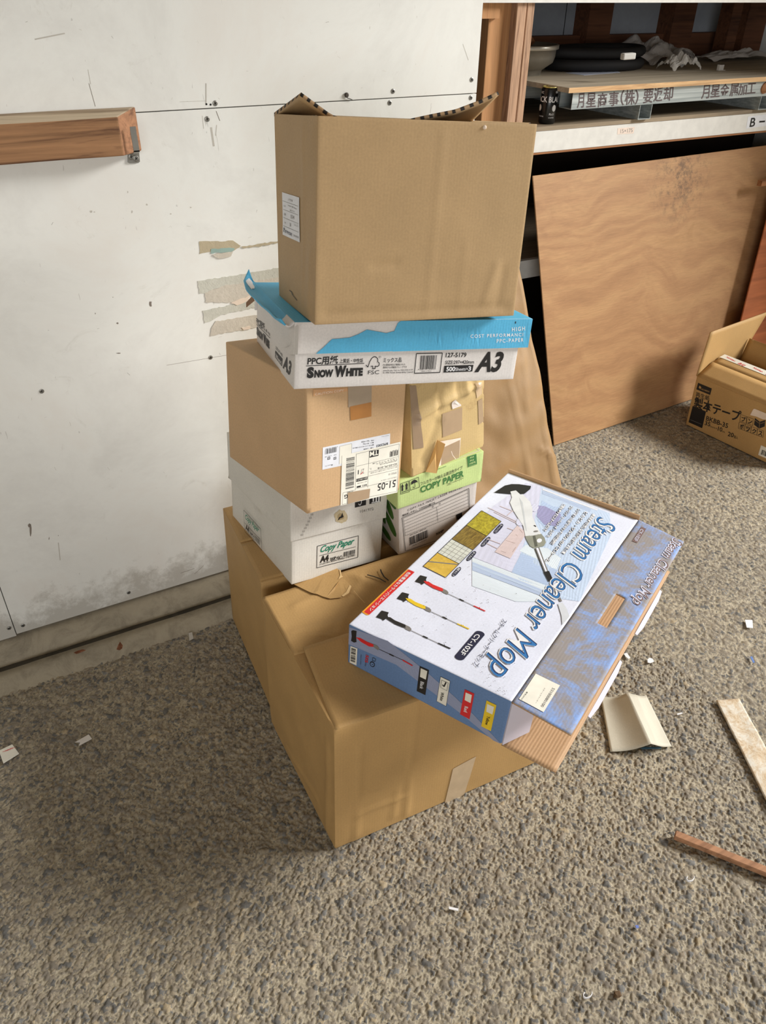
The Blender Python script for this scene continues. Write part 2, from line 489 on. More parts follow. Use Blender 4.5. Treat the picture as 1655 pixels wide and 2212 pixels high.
# ------------------------------------------------------------------ setting materials
def mat_floor():
    m, nt, b = new_mat('exposed_aggregate_concrete')
    v = mapping(nt, 'Object')
    at = nt.nodes.new('ShaderNodeAttribute'); at.attribute_name = 'stone'     # x: in a stone, y: which stone
    sp = nt.nodes.new('ShaderNodeSeparateColor'); nt.links.new(at.outputs['Color'], sp.inputs[0])
    big = noise_n(nt, v, 2.2, 4); med = noise_n(nt, v, 90, 5, .7)
    tone = ramp(nt, sp.outputs[1], [(0.0, S(112, 110, 106)), (.18, S(150, 140, 124)), (.42, S(134, 126, 114)), (.6, S(164, 152, 132)), (.84, S(130, 129, 126)), (.94, S(186, 170, 142))])
    tone.color_ramp.interpolation = 'CONSTANT'
    mort = ramp(nt, med, [(.3, S(166, 155, 134)), (.7, S(202, 191, 168))])
    f = ramp(nt, sp.outputs[0], [(.18, (0, 0, 0)), (.55, (1, 1, 1))]).outputs[0]
    base = mixc(nt, f, mort.outputs[0], tone.outputs[0])
    fi = noise_n(nt, v, 330, 5, .75)
    base = mixc(nt, 1.0, base, ramp(nt, fi, [(.3, (.78, .78, .78)), (.7, (1.12, 1.12, 1.12))]).outputs[0], 'MULTIPLY')
    bb = ramp(nt, big, [(.3, (.86, .86, .87)), (.7, (1.04, 1.03, 1.0))])
    base = mixc(nt, 1.0, base, bb.outputs[0], 'MULTIPLY')
    nt.links.new(base, b.inputs['Base Color']); b.inputs['Roughness'].default_value = .8
    b.inputs['Specular IOR Level'].default_value = .3
    bump(nt, b, fi, .7, .0015)
    return m
def floor_height(x, y):
    """relief of pebbles in numpy: jittered cells at several sizes; also returns stone mask and stone number"""
    def cells(x, y, s, seed, keep, big):
        wx = x + .0014*np.sin(y*330+seed)+.0012*np.sin(y*710+x*190); wy = y + .0014*np.sin(x*310+seed*2)+.0012*np.sin(x*670-y*220)
        gx, gy = np.floor(wx*s), np.floor(wy*s); val = np.zeros(x.shape); idn = np.zeros(x.shape)
        for dx in (-1, 0, 1):
            for dy in (-1, 0, 1):
                cx, cy = gx+dx, gy+dy
                h1 = np.modf(np.abs(np.sin(cx*127.1+cy*311.7+seed)*43758.5453))[0]
                h2 = np.modf(np.abs(np.sin(cx*269.5+cy*183.3+seed)*24634.6345))[0]
                h3 = np.modf(np.abs(np.sin(cx*419.2+cy*371.9+seed)*35412.123))[0]
                px, py = cx+.12+.76*h1, cy+.12+.76*h2
                an = h3*3.14; ux, uy = np.cos(an), np.sin(an)
                ddx, ddy = wx*s-px, wy*s-py
                e = np.sqrt((ddx*ux+ddy*uy)**2*.75+(ddy*ux-ddx*uy)**2*1.7)
                r = (.30+.36*np.modf(h3*7.31)[0])*big
                k = np.clip(1-(e/r)**2.6, 0, 1)**.6*(.55+.45*h1)*(np.modf(h2*5.7)[0] < keep)
                idn = np.where(k > val, np.modf(h1*9.7+h3*3.3)[0], idn); val = np.maximum(val, k)
        return val, idn
    a, ia = cells(x, y, 88, 1.0, .78, .92); b, ib = cells(x, y, 180, 7.0, .85, .95); c, ic = cells(x, y, 56, 3.0, .22, .85)
    ha, hb, hc = a*.0042, b*.0022, c*.0052
    h = np.maximum(np.maximum(ha, hb), hc)
    idn = np.where(hc >= h, ic, np.where(ha >= h, ia, ib)); mask = np.clip(h/.0022, 0, 1)
    h = h + .0012*np.sin(x*9+y*5)*np.sin(y*7-x*3)
    return h, mask, idn
def mat_wall():
    m, nt, b = new_mat('white_painted_board')
    v = mapping(nt, 'Object')
    n = noise_n(nt, v, 3.2, 8, .7, .4); n2 = noise_n(nt, v, 70, 5, .7)
    base = ramp(nt, n, [(.3, S(226, 225, 220)), (.5, S(238, 238, 233)), (.75, S(233, 229, 222))]).outputs[0]
    sm = noise_n(nt, v, 9, 10, .8, 1.5)
    f = ramp(nt, sm, [(.60, (0, 0, 0)), (.74, (.30, .30, .30))]).outputs[0]
    base = mixc(nt, f, base, S(168, 160, 146))
    # fine dark scuffs
    mp = mapping(nt, 'Object', (60, 60, 14), (0, .35, .2))
    sc = noise_n(nt, mp, 1.0, 2, .5, 2.5)
    f2 = ramp(nt, sc, [(.745, (0, 0, 0)), (.77, (.3, .3, .3))]).outputs[0]
    base = mixc(nt, f2, base, S(120, 112, 102))
    # grime that creeps up from the bottom edge
    tc = nt.nodes.new('ShaderNodeTexCoord'); sx = nt.nodes.new('ShaderNodeSeparateXYZ'); nt.links.new(tc.outputs['Object'], sx.inputs[0])
    g = nt.nodes.new('ShaderNodeMath'); g.operation = 'MULTIPLY_ADD'; g.inputs[1].default_value = -2.4; g.inputs[2].default_value = .72
    nt.links.new(sx.outputs[2], g.inputs[0])
    g2 = nt.nodes.new('ShaderNodeMath'); g2.operation = 'ADD'; nt.links.new(g.outputs[0], g2.inputs[0])
    n3 = noise_n(nt, v, 14, 8, .75, .1); nt.links.new(n3, g2.inputs[1])
    f3 = ramp(nt, g2.outputs[0], [(.80, (0, 0, 0)), (1.40, (.5, .5, .5))]).outputs[0]
    base = mixc(nt, f3, base, S(140, 131, 115))
    nt.links.new(base, b.inputs['Base Color']); b.inputs['Roughness'].default_value = .55
    bump(nt, b, n2, .12, .001)
    return m
def mat_concrete(name, c, dark=.6):
    m, nt, b = new_mat(name)
    v = mapping(nt, 'Object'); n = noise_n(nt, v, 12, 9, .75, .6); n2 = noise_n(nt, v, 130, 5, .7)
    r = ramp(nt, n, [(.3, mul(c, dark)), (.52, c), (.72, mul(c, 1.12))])
    nt.links.new(r.outputs[0], b.inputs['Base Color']); b.inputs['Roughness'].default_value = .9
    bump(nt, b, n2, .6, .002); return m
def mat_ply():
    m, nt, b = new_mat('lauan_plywood')
    v = mapping(nt, 'Object', (1, 1, 1))
    lo = nt.nodes.new('ShaderNodeTexNoise'); lo.inputs['Scale'].default_value = 1.7; lo.inputs['Detail'].default_value = 2; nt.links.new(v, lo.inputs['Vector'])
    mp = nt.nodes.new('ShaderNodeMapping'); mp.inputs['Scale'].default_value = (1.2, 4, 5.2); mp.inputs['Rotation'].default_value = (0, .25, 0)
    nt.links.new(v, mp.inputs[0])
    ad = nt.nodes.new('ShaderNodeVectorMath'); ad.operation = 'MULTIPLY_ADD'; ad.inputs[1].default_value = (1.6, 1.6, 2.4)
    nt.links.new(lo.outputs[1], ad.inputs[0]); nt.links.new(mp.outputs[0], ad.inputs[2])
    n = noise_n(nt, ad.outputs[0], 2.8, 8, .62, .9)
    wv = nt.nodes.new('ShaderNodeTexWave'); wv.bands_direction = 'Z'; wv.inputs['Scale'].default_value = .8; wv.inputs['Distortion'].default_value = 9
    wv.inputs['Detail'].default_value = 3; nt.links.new(ad.outputs[0], wv.inputs['Vector'])
    k = mixc(nt, .15, n, wv.outputs[1])
    r = ramp(nt, k, [(.22, S(158, 117, 80)), (.45, S(172, 130, 90)), (.62, S(182, 141, 98)), (.8, S(166, 125, 84))])
    v2 = mapping(nt, 'Object', (16, 90, 260)); n2 = noise_n(nt, v2, 1, 4, .7, .6)
    f = ramp(nt, n2, [(.3, (.84, .84, .84)), (.7, (1.08, 1.08, 1.08))]).outputs[0]
    cc = mixc(nt, 1.0, r.outputs[0], f, 'MULTIPLY')
    # worn grey patch near the top edge
    tc = nt.nodes.new('ShaderNodeTexCoord'); d = nt.nodes.new('ShaderNodeVectorMath'); d.operation = 'DISTANCE'
    d.inputs[1].default_value = tuple(ony(1480, 385, 2.13)); nt.links.new(tc.outputs['Object'], d.inputs[0])
    fz = ramp(nt, d.outputs['Value'], [(.03, (1, 1, 1)), (.20, (0, 0, 0))]).outputs[0]
    nz = noise_n(nt, v, 40, 6, .8); fn = ramp(nt, nz, [(.47, (0, 0, 0)), (.6, (.75, .75, .75))]).outputs[0]
    cc = mixc(nt, mixc(nt, 1.0, fz, fn, 'MULTIPLY'), cc, S(92, 74, 58))
    nt.links.new(cc, b.inputs['Base Color']); b.inputs['Roughness'].default_value = .55
    b.inputs['Specular IOR Level'].default_value = .35
    return m
M_floor = mat_floor(); M_wall = mat_wall()
M_sill = mat_concrete('sill_concrete', S(166, 156, 136)); M_groove = mat_concrete('dark_groove_concrete', S(84, 80, 72))  # the groove floor gets a darker concrete tone than the sill
M_rearwall = mat_concrete('rear_panel_paint', S(150, 154, 160), .92)
M_postwood = wood('planed_timber_z', S(184, 136, 92), S(160, 112, 74), 1, 2)
M_postwood2 = wood('rough_timber_z', S(184, 148, 120), S(136, 102, 80), 2.2, 2)
M_railwood = wood('planed_timber_x', S(150, 102, 66), S(112, 74, 48), 1, 0)
M_rearwood = wood('dark_framing_timber', S(104, 66, 44), S(74, 46, 32), 1, 0)
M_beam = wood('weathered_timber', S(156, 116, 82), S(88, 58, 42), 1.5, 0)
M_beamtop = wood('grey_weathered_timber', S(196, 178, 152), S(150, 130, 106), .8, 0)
M_ply = mat_ply()
M_fascia = plain('white_painted_fascia', S(224, 222, 216), .5)
M_shelfboard = wood('shelf_panel', S(150, 134, 112), S(124, 110, 92), 1, 0)
M_dark = plain('dark_brown_backing', S(60, 54, 48), .9)  # dark brown backing slab behind the white boards
def mat_galv():
    m, nt, b = new_mat('galvanised_steel')
    v = mapping(nt, 'Object', (3, 40, 160)); n = noise_n(nt, v, 1, 4)
    r = ramp(nt, n, [(.3, S(140, 148, 148)), (.7, S(196, 202, 200))])
    nt.links.new(r.outputs[0], b.inputs['Base Color']); b.inputs['Roughness'].default_value = .5; b.inputs['Metallic'].default_value = .35
    return m
M_galv = mat_galv()

# ------------------------------------------------------------------ setting
# floor: fine relief where the camera sees it close, plain slab further out
def relief_floor(name, patches):
    CO_, Q_, L_, base = [], [], [], 0
    for (x0, x1, y0, y1, step) in patches:
        nx, ny = int(round((x1-x0)/step))+1, int(round((y1-y0)/step))+1
        X, Y = np.meshgrid(np.linspace(x0, x1, nx), np.linspace(y0, y1, ny))
        H, Mk, Id = floor_height(X, Y)
        CO_.append(np.stack([X.ravel(), Y.ravel(), H.ravel()-.0055], -1))
        L_.append(np.stack([Mk.ravel(), Id.ravel(), Mk.ravel()*0, Mk.ravel()*0+1], -1))
        idx = np.arange(nx*ny, dtype='i').reshape(ny, nx)+base
        Q_.append(np.stack([idx[:-1, :-1], idx[:-1, 1:], idx[1:, 1:], idx[1:, :-1]], -1).reshape(-1, 4)); base += nx*ny
    co = np.concatenate(CO_).astype('f'); q = np.concatenate(Q_); at = np.concatenate(L_).astype('f')
    me = bpy.data.meshes.new(name); me.vertices.add(len(co)); me.vertices.foreach_set('co', co.ravel())
    me.loops.add(q.size); me.loops.foreach_set('vertex_index', q.ravel())
    me.polygons.add(len(q)); me.polygons.foreach_set('loop_start', np.arange(0, q.size, 4, dtype='i'))
    me.polygons.foreach_set('loop_total', np.full(len(q), 4, 'i'))
    me.polygons.foreach_set('use_smooth', np.ones(len(q), bool))
    me.update(calc_edges=True)
    ca = me.color_attributes.new('stone', 'FLOAT_COLOR', 'POINT'); ca.data.foreach_set('color', at.ravel())
    me.materials.append(M_floor)
    o = bpy.data.objects.new(name, me); link(o); return o
fl = relief_floor('floor', [(-.45, 1.35, .05, 1.65, .0018), (1.35, 3.3, .05, 1.65, .0035), (-.45, 3.3, 1.65, 2.3, .0035), (-1.2, -.45, -.5, 2.3, .008), (-.45, 3.3, -.5, .05, .006)]); fl['kind'] = 'structure'
bm = bmesh.new()
for lo, hi in (((-4, -4, -.06), (-1.2, 4, -.004)), ((3.3, -4, -.06), (8, 4, -.004)), ((-1.2, -4, -.06), (3.3, -.5, -.004)), ((-1.2, 2.3, -.06), (3.3, 4, -.004)), ((-1.2, -.5, -.06), (3.3, 2.3, -.02))):
    abox(bm, lo, hi)
o = mesh_obj('floor', bm, M_floor, kind='structure')

# white boarded wall, seams left as real gaps
ZS, ZB, XE, XP = 1.2283, .0704, 1.159, -.1252
bm = bmesh.new()
g = .0009
abox(bm, (-4, YW, ZS+g), (XE, YW+.012, 2.7))
abox(bm, (XP+g, YW, ZB), (XE, YW+.012, ZS-g))
abox(bm, (-4, YW+.001, ZB-.006), (XP-g, YW+.012, ZS-g))
wall = mesh_obj('wall_back', bm, M_wall, kind='structure'); bevel(wall, .0006, 1)
bm = bmesh.new(); abox(bm, (-4, YW+.0122, .05), (XE-.002, YW+.032, 2.7))
mesh_obj('trim_7', bm, M_dark, kind='structure')
def screw(x, y, z, parent, r=.0042):
    bm = bmesh.new()
    Mx = Matrix.Translation((x, y, z)) @ Matrix.Rotation(math.pi/2, 4, 'X')
    lathe(bm, [(r*1.25, 0), (r*1.2, .0008), (r*.8, .0014), (r*.35, .0012)], 14, Mx)
    a = random.random()*1.5
    for k in (0, math.pi/2):
        bar(bm, (x-math.cos(a+k)*r*.7, y-.0016, z-math.sin(a+k)*r*.7), (x+math.cos(a+k)*r*.7, y-.0016, z+math.sin(a+k)*r*.7), .0009, .0006, (0, 1, 0), 1)
    return mesh_obj('screw', bm, [M_steel, M_darkhole], parent)
for px in ((465, 223), (448, 257), (849, 197), (842, 222), (1019, 172), (1017, 211), (455, 772), (278, 1280), (49.5, 1351), (19.5, 1357), (90, 845)):
    p = ony(*px, YW); screw(p.x, YW, p.z, wall)
bm = bmesh.new()
for px in ((446, 225), (455, 226)):
    p = ony(*px, YW); lathe(bm, [(.002, 0), (.0019, .0005)], 10, Matrix.Translation((p.x, YW, p.z)) @ Matrix.Rotation(math.pi/2, 4, 'X'))
mesh_obj('screw_hole', bm, M_darkhole, wall)
# marks: short scuffs and chips on the boards
mk = Print(Quad((-1.2, YW, 0), (XE, YW, 0), (XE, YW, 2.4), (-1.2, YW, 2.4)), wall, 'scuff_mark', lift=.0002)
mk.q.n = Vector((0, -1, 0))
zz = Z(0, 180, 2.669); M_scuff = plain('scuff', S(132, 122, 112), .8); M_scuffl = plain('pale_scuff', S(196, 191, 182), .8)
r = random.Random(3)
def blob(cx, cy, rx, ry, m, n=9, lv=0):
    mk.poly([(cx+math.cos(2*math.pi*i/n)*rx*r.uniform(.6, 1.3), cy+math.sin(2*math.pi*i/n)*ry*r.uniform(.6, 1.3)) for i in range(n)], m, lv)
for (x, y, rx, ry) in ((197, 457, 3, 3), (204, 458, 2, 1), (285, 458, 1.5, 3), (317, 442, 2, 2), (369, 462, 2, 2), (412, 448, 2, 1.5), (276, 415, 1.2, 3)):
    blob(x, y, rx, ry, M_scuffl)
for (x, y, rx, ry) in ((325, 656, 3.5, 7), (256, 763, 5, 1.2), (254, 698, 2.5, 2.2), (206, 677, .8, 1.5), (244, 642, .8, 1), (66, 1145, 2.5, 12), (106, 1163, 1, 3.5), (126, 1157, 1, 1), (63, 1135, 3, 4)):
    blob(x, y, rx, ry, M_scuff)
for p, q, wd, m in (((192, 180), (206, 230), .0009, M_scuff), ((190, 150), (196, 182), .0008, M_scuffl), ((456, 275), (462, 316), .0040, M_scuffl), ((468, 270), (466, 293), .0015, M_scuffl), ((467, 240), (475, 261), .0012, M_scuff),
                    ((437, 250), (440, 278), .001, M_scuffl), ((445, 180), (445, 225), .0025, M_scuffl), ((126, 1172), (130, 1210), .002, M_scuffl), ((388, 220), (445, 218), .0006, M_scuffl), ((75, 85), (140, 72), .002, M_scuffl),
                    ((1000, 95), (1012, 130), .001, M_scuffl), ((390, 1238), (420, 1228), .0012, M_scuff), ((420, 1240), (440, 1222), .001, M_scuff)):
    mk.line(p, q, wd, m, 0)
for _ in range(90):
    x, y = r.uniform(0, 1000), r.uniform(20, 1200)
    a = r.uniform(0, 6.28); L = r.uniform(2, 9)
    mk.line((x, y), (x+math.cos(a)*L, y+math.sin(a)*L), r.uniform(.0002, .0005), M_scuff if r.random() < .2 else M_scuffl, 0)
mk.line((360, 789), (490, 767), .0007, M_scuff, 0)
mk.done()
# concrete sill below the boards
bm = bmesh.new()
prof = [(YW+.03, ZB-.008), (YW+.001, ZB-.010), (YW-.012, ZB-.016), (YW-.030, .031), (YW-.036, .010), (YW-.058, .008), (YW-.064, .022), (YW-.088, .019), (YW-.105, .006), (YW-.125, -.006)]
xs = [-4+i*.05 for i in range(int((XE+4)/.05)+1)]
rows = []
for x in xs:
    rows.append([bm.verts.new((x, y+noise.noise(Vector((x*6, i, 0)))*.004*(i > 1), z+noise.noise(Vector((x*9, i*3, 4)))*.003*(i > 1))) for i, (y, z) in enumerate(prof)])
for a, b_ in zip(rows, rows[1:]):
    for i in range(len(prof)-1):
        f = bm.faces.new([a[i], a[i+1], b_[i+1], b_[i]]); f.material_index = 1 if i in (4,) else 0; f.smooth = True
mesh_obj('trim_1', bm, [M_sill, M_groove], kind='structure')

# rear wall behind the shelves with its framing, and unseen faces put in to block light
YR = 3.02
bm = bmesh.new(); abox(bm, (-.5, YR, 0), (3.65, YR+.03, 2.7)); mesh_obj('wall_rear', bm, M_rearwall, kind='structure')
bm = bmesh.new()
zr0 = ony(1350, 74, YR-.04).z
abox(bm, (.9, YR-.05, zr0-.13), (3.65, YR, zr0))
mesh_obj('trim_2', bm, M_rearwood, kind='structure')
for i, (u0, u1) in enumerate(((1262, 1312), (1444, 1490), (1604, 1646))):
    bm = bmesh.new(); x0, x1 = ony(u0, 40, YR-.06).x, ony(u1, 40, YR-.06).x
    abox(bm, (x0, YR-.09, 0), (x1, YR-.0005, 2.6)); mesh_obj('trim_%d' % (3+i), bm, M_rearwood, kind='structure')
bm = bmesh.new(); x0 = ony(1221, 40, YR).x; abox(bm, (x0-.001, YR-.001, zr0), (x0+.002, YR+.001, 2.6)); mesh_obj('trim_6', bm, M_darkhole, kind='structure')
bm = bmesh.new(); abox(bm, (-4, -5, 2.7), (3.4, 3.1, 2.76)); mesh_obj('blocking_ceiling', bm, plain('ceiling_board', S(150, 140, 126), .9), kind='structure')  # unseen roof slab, put in to block overhead light, cut short for the daylight lamp
bm = bmesh.new(); abox(bm, (3.65, 1.25, 0), (3.75, 3.1, 2.7)); mesh_obj('shade_wall_right', bm, M_wall, kind='structure')  # unseen wall, added to shade the right part of the plywood
bm = bmesh.new(); abox(bm, (-4.05, -5, 0), (-4, 3.1, 2.7)); mesh_obj('wall_left', bm, M_wall, kind='structure')

# ------------------------------------------------------------------ shelving
rack = empty('storage_rack', (1.9, YS, 0), 'timber storage rack with white-edged shelves behind the leaning plywood', 'shelving')
def P_(u, v, y=YS): return ony(u, v, y)
zf1t, zf1b = P_(1162, 281).z, P_(1160, 327).z
zf2t, zf2b = P_(1140, 562).z, P_(1140, 600).z
zt = P_(1400, 5).z
XR0, XR1 = P_(1064, 150).x-.35, 3.64
bm = bmesh.new(); abox(bm, (P_(1052, 150).x, YS+.010, 0), (P_(1098, 150).x, YS+.085, 2.5)); o = mesh_obj('post', bm, M_postwood, rack); bevel(o, .002)
bm = bmesh.new(); abox(bm, (P_(1097, 150).x+.001, YS-.018, 0), (P_(1117, 150).x, YS+.085, 2.5))
abox(bm, (P_(1119, 150).x, YS-.018, 0), (P_(1133.5, 150).x, YS+.085, 2.5)); o = mesh_obj('post', bm, M_postwood2, rack); bevel(o, .002)
bm = bmesh.new(); abox(bm, (XR0, YS-.006, P_(1060, 40).z), (P_(1078, 20).x, YS+.008, P_(1060, 0).z+.02)); mesh_obj('rail', bm, M_postwood, rack)
bm = bmesh.new(); abox(bm, (XR0, YS-.03, zt), (XR1, YS-.012, zt+.06)); mesh_obj('fascia', bm, M_fascia, rack, label='white painted edge board of the top shelf')
bm = bmesh.new(); abox(bm, (XR0, YS-.012, zt+.006), (XR1, YR-.1, zt+.03)); mesh_obj('shelf_board', bm, M_shelfboard, rack)
bm = bmesh.new(); abox(bm, (P_(1136, 300).x, YS-.019, zf1b), (XR1, YS-.001, zf1t)); f1 = mesh_obj('fascia', bm, M_fascia, rack, label='white painted edge board of the middle shelf'); bevel(f1, .0015)
bm = bmesh.new(); abox(bm, (XR0, YS-.021, zf1t+.0006), (XR1, YR-.1, zf1t+.0125)); mesh_obj('shelf_board', bm, M_shelfboard, rack)
bm = bmesh.new(); abox(bm, (P_(1136, 300).x, YS-.019, zf1b-.006), (XR1, YS+.02, zf1b-.0004)); mesh_obj('edge_strip', bm, M_railwood, rack)
bm = bmesh.new(); abox(bm, (XR0, YS-.001, zf2b), (XR1, YS+.018, zf2t)); mesh_obj('fascia', bm, M_fascia, rack, label='white painted edge board of the lower shelf')
bm = bmesh.new(); abox(bm, (XR0, YS+.0185, zf2t-.012), (XR1, YR-.1, zf2t)); mesh_obj('shelf_board', bm, M_shelfboard, rack)
for x in (XR0+.02, 3.3):
    bm = bmesh.new(); abox(bm, (x, YR-.17, 0), (x+.06, YR-.101, zt)); mesh_obj('rear_post', bm, M_rearwood, rack)
bm = bmesh.new(); abox(bm, (XR0, YR-.185, .02), (XR1, YR-.175, zf1t-.002)); mesh_obj('shade_panel', bm, plain('under_shelf_shade', S(58, 44, 34), .8), rack)  # dark sheet standing in for the deep shade under the middle shelf
# writing on the fascia
fq = Quad((P_(1136, 300).x, YS-.019, zf1b), (XR1, YS-.019, zf1b), (XR1, YS-.019, zf1t), (P_(1136, 300).x, YS-.019, zf1t))
zz = Z(1380, 60, 6.018)
pr = Print(fq, rack, 'shelf_label', base=zz)
pr.rect([(1420, 1155), (1700, 1118), (1690, 1270), (1395, 1312)], M_labelw, 0)
pr.text('B', (1437, 1288), (1505, 1280), (1460, 1172), M_black, .02, 0)
pr.line((1565, 1222), (1640, 1216), .006, M_black)
pr.done(label='white shelf label reading B')
zz = Z(1130, 60, 6.13)
pr = Print(fq, rack, 'price_sticker', base=zz)
pr.rect([(1255, 1330), (1480, 1312), (1462, 1400), (1245, 1412)], plain('faded_sticker', S(232, 214, 200), .6), 0)
pr.text('15×175', (1290, 1395), (1450, 1380), (1290, 1345), M_grey, 0)
pr.done()

# metal pallet standing on the middle shelf
zs1 = zf1t+.0125
YP = onz(1383, 259, zs1).y
pal = empty('metal_pallet', (2.3, YP, zs1), 'galvanised metal pallet with stencilled writing on the middle shelf', 'pallet')
PP = lambda u, v: ony(u, v, YP)
xl = PP(1236, 220).x; zb_, zt_ = PP(1236, 237).z, PP(1236, 200).z
bm = bmesh.new()
abox(bm, (xl, YP, zb_), (3.62, YP+.002, zt_)); abox(bm, (xl, YP+.0021, zt_-.002), (3.62, YP+.06, zt_)); abox(bm, (xl, YP+.0021, zb_), (3.62, YP+.06, zb_+.002))
abox(bm, (xl, YP+.0601, zb_+.0021), (3.62, YP+.062, zt_-.0021))
chn = mesh_obj('front_channel', bm, M_galv, pal)
bm = bmesh.new()
for yy in (.28, .56):
    abox(bm, (xl, YP+yy, zb_), (3.62, YP+yy+.05, zt_))
mesh_obj('cross_channel', bm, M_galv, pal)
for u0, u1 in ((1381, 1407), (1636, 1664)):
    x0, x1 = PP(u0, 250).x, PP(u1, 250).x
    bm = bmesh.new()
    abox(bm, (x0, YP+.003, zs1), (x0+.002, YP+.66, zb_-.0003)); abox(bm, (x1-.002, YP+.003, zs1), (x1, YP+.66, zb_-.0003)); abox(bm, (x0+.0021, YP+.003, zs1), (x1-.0021, YP+.66, zs1+.002))
    mesh_obj('foot_channel', bm, M_galv, pal)
M_stencil = plain('stencil_paint', S(88, 74, 74), .7)
pq = Quad((xl, YP, zb_), (3.62, YP, zb_), (3.62, YP, zt_), (xl, YP, zt_))
zz = Z(1130, 60, 6.13)
pr = Print(pq, pal, 'stencilled_writing', base=zz)
for ch, x0, x1, y0, y1 in (('月', 715, 805, 1045, 870), ('星', 835, 962, 1042, 865), ('商', 985, 1108, 1035, 862), ('事', 1135, 1262, 1022, 850), ('（', 1290, 1335, 1010, 825), ('株', 1345, 1480, 1005, 825), ('）', 1478, 1525, 998, 820)):
    pr.text(ch, (x0, y0), (x1, y0-8), (x0+8, y1), M_stencil, .012)
pr.z = Z(1380, 60, 6.018)
for ch, x0, x1, y0, y1 in (('要', 55, 180, 965, 795), ('返', 190, 305, 948, 775), ('却', 320, 440, 935, 765), ('月', 812, 915, 908, 745), ('星', 930, 1050, 895, 735), ('金', 1055, 1170, 890, 728), ('属', 1180, 1290, 875, 720), ('加', 1290, 1400, 865, 735), ('工', 1405, 1515, 858, 722)):
    pr.text(ch, (x0, y0), (x1, y0-10), (x0+14, y1), M_stencil, .012)
pr.done()
bm = bmesh.new()   # round knot of wood showing in the channel's end hole
lathe(bm, [(.019, 0), (.018, .004), (.010, .006)], 20, Matrix.Translation(PP(1652, 190)) @ Matrix.Rotation(math.pi/2, 4, 'X'))
mesh_obj('hole_plug', bm, M_railwood, pal)
# board lying on the pallet
brd = []
a0 = ony(1230, 190, YP-.012); zbt = a0.z
x0 = a0.x; b0 = onz(1134, 178, zbt)
bm = bmesh.new()
hexa_bm(bm, [(x0, YP-.012, zt_+.0005), (3.6, YP-.012, zt_+.0005), (x0-.02, YR-.22, zt_+.0005), (3.6, YR-.22, zt_+.0005), (x0, YP-.012, zbt), (3.6, YP-.012, zbt), (x0-.02, YR-.22, zbt), (3.6, YR-.22, zbt)])
for f in bm.faces:
    if f.normal.y < -.5 or abs(f.calc_center_median().y-(YP-.012)) < .001: f.material_index = 1
M_lay = wood('plywood_edge', S(214, 176, 130), S(168, 124, 84), 1, 0)
o = mesh_obj('plywood_board', bm, [wood('grey_plywood_face', S(178, 166, 146), S(158, 146, 126), .6, 0), M_lay])
thing(o, 'flat grey plywood board lying on the metal pallet', 'board')

# drink can at the shelf's front
cb = onz(1187, 268, zs1)
if cb.y < YS+.03: cb = Vector((cb.x, YS+.03, zs1))
pxh = proj(cb)[1]-proj(cb+Vector((0, 0, .1)))[1]
can_h = .1*(270-190)/pxh; can_r = can_h*.255
can = empty('drink_can', (cb.x, cb.y, zs1), 'black coffee can with gold rim standing on the middle shelf', 'can')
bm = bmesh.new(); lathe(bm, [(can_r*.86, 0), (can_r, can_h*.05), (can_r, can_h*.93), (can_r*.9, can_h*.975)], 48, Matrix.Translation(can.location))
o = mesh_obj('can_body', bm, plain('black_lacquer', S(14, 14, 15), .25), can, smooth=True); canb = o
bm = bmesh.new(); lathe(bm, [(can_r*.9, can_h*.976), (can_r*.93, can_h), (can_r*.84, can_h), (can_r*.82, can_h*.98), (.001, can_h*.98)], 48, Matrix.Translation(can.location), cap=False)
mesh_obj('rim', bm, plain('gold_rim', S(216, 200, 120), .3, .6), can, smooth=True)
bm = bmesh.new()
def wrap(bm, s, ang, z, h, wid, bold=0.0):
    vs, fs = text_mesh(s, bold)
    x0 = min(v[0] for v in vs); x1 = max(v[0] for v in vs); hh = max(v[1] for v in vs)
    bv = []
    for x, y in vs:
        a = ang + ((x-x0)/(x1-x0)-.5)*wid/can_r
        bv.append(bm.verts.new(can.location+Vector((math.cos(a), math.sin(a), 0))*(can_r+.0004)+Vector((0, 0, z+y/hh*h))))
    for f in fs:
        try: bm.faces.new([bv[i] for i in f])
        except ValueError: pass
ca = math.atan2(-can.location.y, -can.location.x)
wrap(bm, 'BLACK BLACK', ca-.1, can_h*.60, can_h*.15, can_r*4.2, .015)
wrap(bm, 'UCC', ca+1.0, can_h*.84, can_h*.06, can_r*.5, .02); wrap(bm, 'UCC', ca-1.0, can_h*.82, can_h*.06, can_r*.5, .02)
wrap(bm, 'Rich', ca+.5, can_h*.25, can_h*.06, can_r*.6)
wrap(bm, 'COFFEE', ca+.5, can_h*.17, can_h*.03, can_r*.7); wrap(bm, 'COFFEE', ca-.8, can_h*.20, can_h*.03, can_r*.7)
for a_ in (ca+.75, ca-1.15):
    n = 18; c_ = can.location+Vector((0, 0, can_h*.44))
    bm.faces.new([bm.verts.new(c_+Vector((math.cos(a_+math.cos(t)*.26), math.sin(a_+math.cos(t)*.26), 0))*(can_r+.0006)+Vector((0, 0, math.sin(t)*can_h*.09))) for t in [2*math.pi*i/n for i in range(n)]])
mesh_obj('can_print', bm, M_white, canb)

